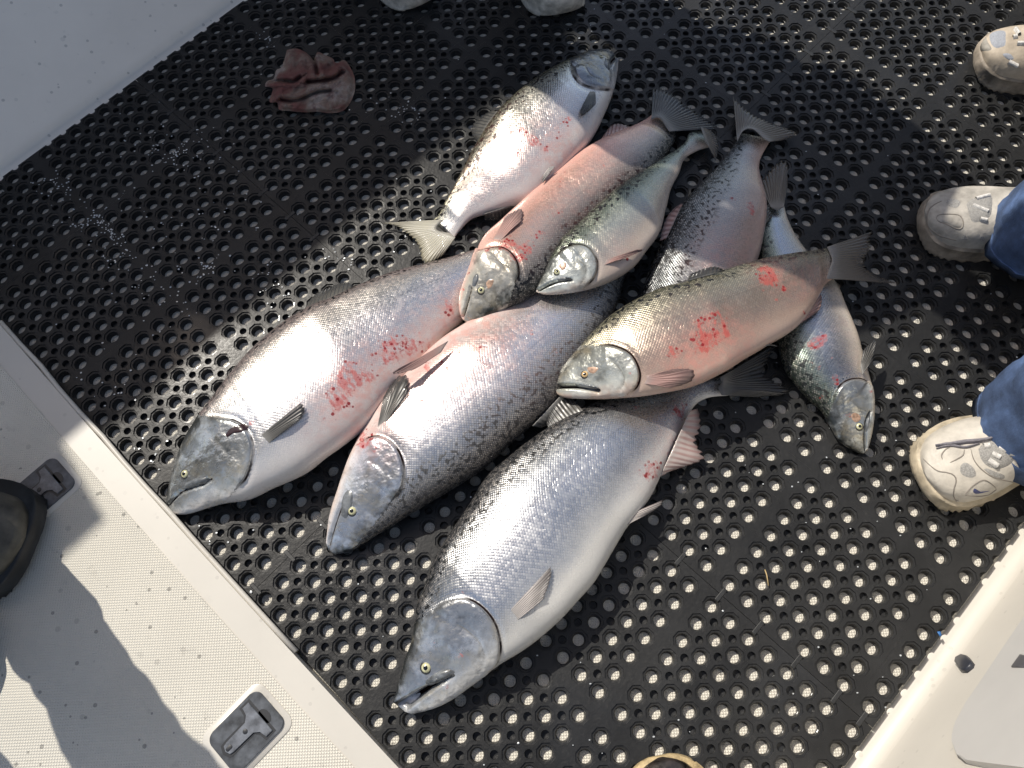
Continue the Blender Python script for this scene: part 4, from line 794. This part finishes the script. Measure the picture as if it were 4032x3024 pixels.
# --- the person in jeans: two cream trainers
pj = empty('person', W(2230, 760), 'person in blue jeans and cream trainers standing beside the salmon', 'person')
toe = W(1978, 1030, .02); fw = W(1978, 1030, .03)-W(2240, 950, .03)
a_ = shoe(pj, toe, fw, .305, 1.10, soleh=.030, upper=CREAM, sole=SOLEC)
up = a_.upper; 
def det(o): return subpart(o, up)
def seam(f, pts, w=.0012, m=SEAM, lift=.0010): return det(ribbon(f, 'seam', pts, w, lift, m, taper=True))
seam(a_, z4(450, 850, 540, 940, 640, 1010, 750, 1030, 840, 1060, 880, 1130, 850, 1250, 850, 1350, 930, 1465))
seam(a_, z4(700, 860, 690, 800, 740, 730, 800, 700)); seam(a_, z4(800, 900, 900, 850, 970, 800, 985, 730)); seam(a_, z4(1070, 720, 1110, 860, 1200, 980, 1340, 1080, 1500, 1130, 1690, 1170))
seam(a_, z4(1000, 1310, 1100, 1200, 1230, 1130, 1330, 1170, 1400, 1240)); seam(a_, z4(1000, 1325, 1150, 1340, 1300, 1320, 1400, 1250))
det(patch(a_, 'mesh_panel', z4(915, 980, 940, 915, 1000, 890, 1080, 930, 1140, 1010, 1150, 1080, 1080, 1110, 990, 1090, 930, 1040), .0006, MESH))
det(patch(a_, 'mesh_panel', z4(1225, 985, 1280, 970, 1400, 1020, 1510, 1060, 1530, 1110, 1450, 1120, 1330, 1070), .0006, MESH))
det(patch(a_, 'mesh_panel', z4(1625, 960, 1680, 930, 1740, 980, 1745, 1060, 1690, 1060, 1645, 1010), .0006, MESH))
det(patch(a_, 'tongue', z4(1160, 720, 1240, 640, 1420, 600, 1560, 700, 1640, 850, 1560, 950, 1430, 990, 1300, 960, 1200, 860), .0035, MESH))
for q in ((1230, 690, 1320, 680), (1290, 860, 1410, 940), (1570, 770, 1670, 790), (1340, 780, 1450, 830), (1430, 700, 1540, 740)):
    det(ribbon(a_, 'lace', z4(*q), .0052, .0065, LACE, n=8, taper=False))
det(ribbon(a_, 'lace', z4(610, 690, 800, 660, 1000, 630, 1200, 610, 1440, 560), .0035, .006, LACED)); det(ribbon(a_, 'lace', z4(620, 725, 800, 680, 1000, 700, 1180, 650), .0022, .004, LACED))
det(patch(a_, 'logo', z4(1090, 1285, 1095, 1250, 1115, 1232, 1122, 1265, 1150, 1285, 1240, 1280, 1340, 1268, 1230, 1298, 1130, 1312), .0007, SWOOSH, n=40))
toe = W(1982, 470, .02); fw = W(1982, 470, .03)-W(2220, 500, .03)
b_ = shoe(pj, toe, fw, .30, 1.05, soleh=.030, upper=CREAMD, sole=SOLEM); up = b_.upper
seam(b_, z3(860, 590, 750, 640, 660, 720, 625, 850, 640, 1000, 760, 1110, 900, 1180, 1100, 1230), .002)
det(patch(b_, 'toe_overlay', z3(775, 870, 800, 825, 900, 805, 1120, 815, 1190, 870, 1210, 980, 1170, 1030, 1080, 1020, 930, 950, 820, 920), .0016, CREAMD)); seam(b_, z3(775, 870, 800, 820, 900, 800, 1120, 810, 1195, 870, 1215, 980, 1170, 1045, 1070, 1030, 930, 960, 820, 925, 775, 870), .0012)
det(patch(b_, 'mesh_panel', z3(920, 600, 960, 555, 1080, 545, 1175, 590, 1170, 650, 1100, 710, 1010, 690, 950, 650), .0006, MESH))
det(patch(b_, 'tongue', z3(1260, 640, 1330, 560, 1500, 500, 1680, 490, 1690, 700, 1640, 860, 1400, 950, 1320, 860), .003, MESH))
det(patch(b_, 'mesh_panel', z3(1180, 1230, 1200, 1150, 1235, 1120, 1270, 1160, 1290, 1230), .0006, MESH)); det(patch(b_, 'mesh_panel', z3(1470, 1220, 1490, 1150, 1530, 1140, 1560, 1200, 1560, 1240), .0006, MESH))
for q in ((1370, 665, 1620, 760), (1490, 880, 1600, 900), (1420, 560, 1650, 500)): det(ribbon(b_, 'lace', z3(*q), .004, .006, LACE, n=8, taper=False))
k1 = W(2135, 905, .09); c1 = Vector((k1.x+.088, k1.y-.012, T+.05)); k2 = W(2150, 470, .09); c2 = Vector((k2.x+.085, k2.y-.035, T+.05))
hipj = (c1+c2)/2+Vector((.16, 0, .86))
leg(pj, [c1, c1+Vector((.0, .01, .10)), c1+Vector((.03, .02, .42)), hipj+Vector((0, -.10, -.05))], [.092, .082, .085, .11], JEANS, seed=3, fold=.014)
leg(pj, [c2, c2+Vector((.0, 0, .10)), c2+Vector((.03, -.02, .42)), hipj+Vector((0, .10, -.05))], [.09, .082, .085, .11], JEANS, seed=9, fold=.014)
torso(pj, hipj, Vector((-1, .0, 0)))
# --- trainer at the top right
p2 = empty('person', W(2230, 110), 'person in tan trainers with blue-grey mesh toes', 'person')
toe = W(2104, 118, .02); fw = W(2104, 118, .03)-W(2260, 140, .03)
d_ = shoe(p2, toe, fw, .30, 1.02, soleh=.030, upper=TANL, sole=SOLEM); up = d_.upper
det(patch(d_, 'mesh_panel', z2(1560, 400, 1600, 340, 1720, 305, 1880, 315, 1890, 450, 1885, 590, 1800, 640, 1680, 650, 1600, 560), .0008, MESHB)); det(patch(d_, 'mesh_panel', z2(1810, 740, 1900, 725, 1990, 760, 2030, 840, 1950, 860, 1850, 800), .0008, MESHB))
det(patch(d_, 'toe_cap', z2(1270, 640, 1290, 520, 1400, 420, 1520, 380, 1560, 520, 1640, 660, 1560, 700, 1400, 700), .0014, simple('grey_toe_cap', (.30, .28, .24), .6, nscale=50, namt=.25)))
for q in ((2000, 450, 2080, 440), (2080, 560, 2200, 560), (2050, 300, 2120, 400), (1930, 880, 2090, 960)): det(ribbon(d_, 'lace', z2(*q), .004, .006, LACE, n=8, taper=False))
ank = d_.ankle; hp = ank+Vector((.12, .10, .84))
leg(p2, [Vector((ank.x, ank.y, T+.075)), ank+Vector((.01, 0, .12)), ank+Vector((.03, .02, .42)), hp], [.08, .075, .082, .11], DARKT, seed=4)
e2 = shoe(p2, toe+Vector((.10, .32, 0)), fw, .30, 1.02, soleh=.03, upper=TANL, sole=SOLEM); ank2 = e2.ankle
leg(p2, [Vector((ank2.x, ank2.y, T+.075)), ank2+Vector((.01, 0, .12)), ank2+Vector((.03, -.02, .42)), hp+Vector((.02, .2, 0))], [.08, .075, .082, .11], DARKT, seed=5)
torso(p2, hp+Vector((.01, .10, .05)), fw)
# --- person whose pale-rimmed boots show at the top edge; casts the broad shade over the tails
p3 = empty('person', L(-34, -31, T), 'person in pale-rimmed rubber deck boots standing behind the rag', 'person')
fw = Vector((.05, -1, 0)); zc5 = crop(1550, 0, 2.765)
t1 = W(*zc5(330, 40)[0], .015); t2 = W(*zc5(1825, 150)[0], .015)
h1 = shoe(p3, t1, L(6.1, 1.3), .30, .98, soleh=.036, upper=GREYR, sole=GREYR, lug=False, low_h=.9)
h2 = shoe(p3, t2, L(5.6, 3.5), .30, 1.0, soleh=.040, upper=BLACKB, sole=GREYR, lug=False, low_h=.55, flare=.007)
a1, a2 = h1.ankle, h2.ankle; hip3 = L(-35.0, -29.6, .86); fw = EA
for an, s_, sd in ((a1, 11, .115), (a2, 12, -.115)):
    leg(p3, [Vector((an.x, an.y, T+.06)), an+Vector((0, 0, .12)), (an+Vector((0, 0, .42))).lerp(hip3, .12), hip3+EB*sd], [.082, .085, .092, .115], DARKT, seed=s_, n=32)
torso(p3, hip3, fw, shoulder=.17, elbow_out=(.10, .05), elbow_z=.14, skirt=.22)
# --- person in the big dark boots on the hatch
p4 = empty('person', W(20, 1150, .03), 'person in chunky olive-brown rubber boots standing on the hatch', 'person')
tl = W(76, 1188, .04); fw = Vector((1, -.28, 0))
g1 = shoe(p4, tl, fw, .32, 1.32, z0=HZ, soleh=.034, upper=BROWNB, sole=BLACKB, flare=.018, lug=True, low_h=1.25); up = g1.upper
cL = L(-25.3, 11.9, HZ+.07); cL2 = L(-23.5, 18.2, HZ+.07); hip4 = L(-25.2, 15.0, .88)
V, F = tube([g1.ankle+Vector((0, 0, -.03)), cL+Vector((0, 0, .10)), cL+Vector((0, 0, .25))], [.058, .062, .072], 24); obj('boot_shaft', V, F, BROWNB, p4)
leg(p4, [cL+Vector((0, 0, .16)), cL+Vector((0, 0, .30)), cL.lerp(hip4, .1)+Vector((0, 0, .42)), hip4-EB*.09], [.062, .064, .078, .105], DARKT, seed=21)
g2 = shoe(p4, cL2+fw.normalized()*.2-Vector((0, 0, .07)), fw, .32, 1.2, z0=HZ, soleh=.034, upper=BROWNB, sole=BLACKB, flare=.012, low_h=1.2)
leg(p4, [cL2, cL2+Vector((0, 0, .2)), cL2.lerp(hip4, .1)+Vector((0, 0, .42)), hip4+EB*.09], [.065, .066, .078, .105], DARKT, seed=22)
torso(p4, hip4, fw)
# --- the photographer's own boot
p5 = empty('person', W(1432, 1700), 'person in a dark leather boot with a tan welt', 'person')
tp = W(1432, 1632, .02); fw = Vector((-.10, 1, 0))
q1 = shoe(p5, tp, fw, .30, 1.0, soleh=.018, upper=LEATH, sole=WELT, flare=.0075, lug=False); up = q1.upper
ak = q1.ankle; leg(p5, [Vector((ak.x, ak.y, T+.07)), ak+Vector((0, -.01, .15)), ak+Vector((.0, -.03, .42)), ak+Vector((-.02, -.05, .80))], [.075, .075, .082, .105], DARKT, seed=31)
q2 = shoe(p5, tp+Vector((-.02, -.22, 0))+Vector((-.25, -.02, 0)), fw, .30, 1.0, soleh=.018, upper=LEATH, sole=WELT, flare=.0075, lug=False); ak2 = q2.ankle
leg(p5, [Vector((ak2.x, ak2.y, T+.07)), ak2+Vector((0, -.01, .15)), ak2+Vector((.0, 0, .42)), ak2+Vector((.04, .05, .80))], [.075, .075, .082, .105], DARKT, seed=32)
# ------------------------------------------------------------------ bloody rag
def mat_rag():
    m, t, b = nodes('bloody_terry'); c = coords(t); n1 = noise(t, c, 13, 4, .6); n2 = noise(t, c, 420, 3, .7); n3 = noise(t, c, 28, 4, .6)
    co = ramp(t, n1, [(.34, (.27, .09, .08)), (.46, (.32, .16, .13)), (.54, (.38, .28, .22)), (.64, (.62, .54, .48))]); co = mix(t, sstep(t, n3, .52, .75), co, (.18, .055, .05)); co = mix(t, M(t, 'MULTIPLY', n2, .45), co, (.05, .02, .018))
    t.links.new(co, b.inputs['Base Color']); b.inputs['Roughness'].default_value = .95; t.links.new(bump(t, n2, .003), b.inputs['Normal']); return m
CR = crop(1030, 160, 5.53)
out = CR(550, 200, 740, 170, 900, 220, 1050, 330, 1130, 430, 1165, 350, 1230, 250, 1400, 320, 1560, 400, 1600, 480, 1680, 480, 1740, 430, 1830, 440, 1930, 580, 2020, 780, 2040, 1000, 2000, 1200, 1900, 1400, 1750, 1540, 1500, 1580, 1200, 1550, 900, 1560, 600, 1530, 380, 1500, 340, 1350, 170, 1330, 240, 1050, 80, 1000, 120, 880, 260, 830, 320, 640, 420, 590, 490, 430)
P = resample(out+[out[0]], 161)[:-1]; ctr = np.array(CR(1080, 950)[0]); V = []; rings = 46
creases = [CR(420, 1280, 700, 1310, 1000, 1210, 1250, 1110, 1500, 1090), CR(1000, 900, 1300, 870, 1560, 820, 1750, 690), CR(1150, 420, 1190, 560, 1220, 720), CR(240, 880, 500, 870, 700, 890, 850, 800)]
creases = [resample(q, 20) for q in creases]
Kk = np.repeat(1-(np.arange(rings)/rings)**1.25*.995, len(P)); Q = ctr+(np.tile(P, (rings, 1))-ctr)*Kk[:, None]
Hh = .005+.010*(1-Kk**6)
for q in creases:
    d, sg, par, ov = polydist(Q, q); Hh += -.011*np.exp(-(d/3.5)**2)+.010*np.exp(-((d-9)/6)**2)*np.where(sg < 0, 1, .35)
Hh += np.array([.007*mnoise.noise(Vector((x*.06, y*.06, 1)))+.004*abs(mnoise.noise(Vector((x*.12+y*.05, y*.10, 4))))+.0016*mnoise.noise(Vector((x*.6, y*.6, 8))) for x, y in Q])
Hh = np.maximum(Hh*np.minimum(1, (1-Kk)*8+.12), .0015); V = [W(x, y, h) for (x, y), h in zip(Q, Hh)]
nP = len(P); F = grid_faces(rings, nP, True)+[tuple(range((rings-1)*nP, rings*nP))]
b0 = len(V)
for x, y in P: V.append(W(x, y, .0008))
F += [(b0+k, b0+(k+1) % nP, (k+1) % nP, k) for k in range(nP)]
rg = W(*ctr, 0); me = bpy.data.meshes.new('rag'); me.from_pydata([tuple(v-rg) for v in V], [], F)
bm = bmesh.new(); bm.from_mesh(me); bmesh.ops.recalc_face_normals(bm, faces=bm.faces); bm.to_mesh(me); bm.free()
o = link('rag', me, mat_rag()); o.location = rg; tag(o, 'crumpled blood-soaked terry rag on the shaded mat', 'rag')
# ------------------------------------------------------------------ loose fish scales scattered on the mats
Vs, Fs = [], []
def flake(x, y, r, z=.0009):
    p = W(x, y, 0)
    a, b = p.dot(EA)/S, p.dot(EB)/S
    if b > 5.3 or a > 10 or a < -41: return
    ka = min(AS, key=lambda q: abs(q[0]-a))[0]; kb = min(BS, key=lambda q: abs(q[0]-b))[0]
    if math.hypot(a-ka, b-kb) < .43: return
    n = 7; t0 = random.random()*6; tx, ty = random.uniform(-.35, .35), random.uniform(-.35, .35); i0 = len(Vs); el = random.uniform(.55, 1)
    for k in range(n):
        t = t0+2*math.pi*k/n; dx, dy = r*math.cos(t), r*el*math.sin(t); Vs.append(Vector((p.x+dx, p.y+dy, T+z+.0006+abs(dx*tx+dy*ty))))
    Fs.append(tuple(range(i0, i0+n)))
cl = [(105, 400, 16, 50), (125, 420, 22, 40), (190, 475, 30, 90), (235, 510, 26, 70), (250, 555, 18, 30), (335, 330, 34, 60), (385, 345, 26, 60), (400, 320, 20, 30), (290, 300, 40, 30), (450, 330, 40, 40), (880, 240, 18, 60), (840, 220, 30, 25), (575, 85, 18, 25), (440, 585, 22, 50), (370, 640, 50, 50), (480, 470, 60, 50), (560, 600, 30, 30), (300, 590, 60, 50), (320, 480, 60, 50), (1270, 70, 25, 18), (230, 830, 60, 30), (310, 980, 30, 40), (420, 1160, 20, 24), (460, 1220, 25, 30), (520, 1290, 20, 20), (730, 560, 30, 20), (900, 520, 40, 25), (600, 640, 40, 25)]
for x, y, s_, n in cl:
    for _ in range(n): flake(random.gauss(x, s_), random.gauss(y, s_*.7), random.uniform(.0008, .0021))
for _ in range(520): flake(random.uniform(0, 2212), random.uniform(0, 1659), random.uniform(.0007, .0017))
m, t, b = nodes('dry_fish_scale'); b.inputs['Base Color'].default_value = (.55, .58, .60, 1); b.inputs['Roughness'].default_value = .3; b.inputs['Metallic'].default_value = .25
me = bpy.data.meshes.new('fish_scales'); me.from_pydata([tuple(v) for v in Vs], [], Fs); o = link('fish_scales', me, m, None, False)
tag(o, 'loose pale fish scales scattered over the black mats', 'fish scales', kind='stuff')
# ------------------------------------------------------------------ small bits
Vb, Fb = tube([W(*C22(600, 425)[0], .002), W(*C22(612, 460)[0], .004), W(*C22(622, 525)[0], .002)], .0009, 8); o = obj('twig', Vb, Fb, simple('straw', (.48, .36, .18), .6)); tag(o, 'short straw-coloured twig lying on the mat near the side wall', 'twig')
bm = bmesh.new(); q = crop(3400, 2050, 1.703)(492, 745, 512, 742, 524, 768, 512, 780); prism(bm, [W(x, y, .004) for x, y in q], Vector((0, 0, .0012))); o = bmobj('tape_scrap', bm, simple('blue_tape', (.04, .16, .42), .5)); tag(o, 'tiny blue tape scrap at the trimmed mat edge', 'scrap')
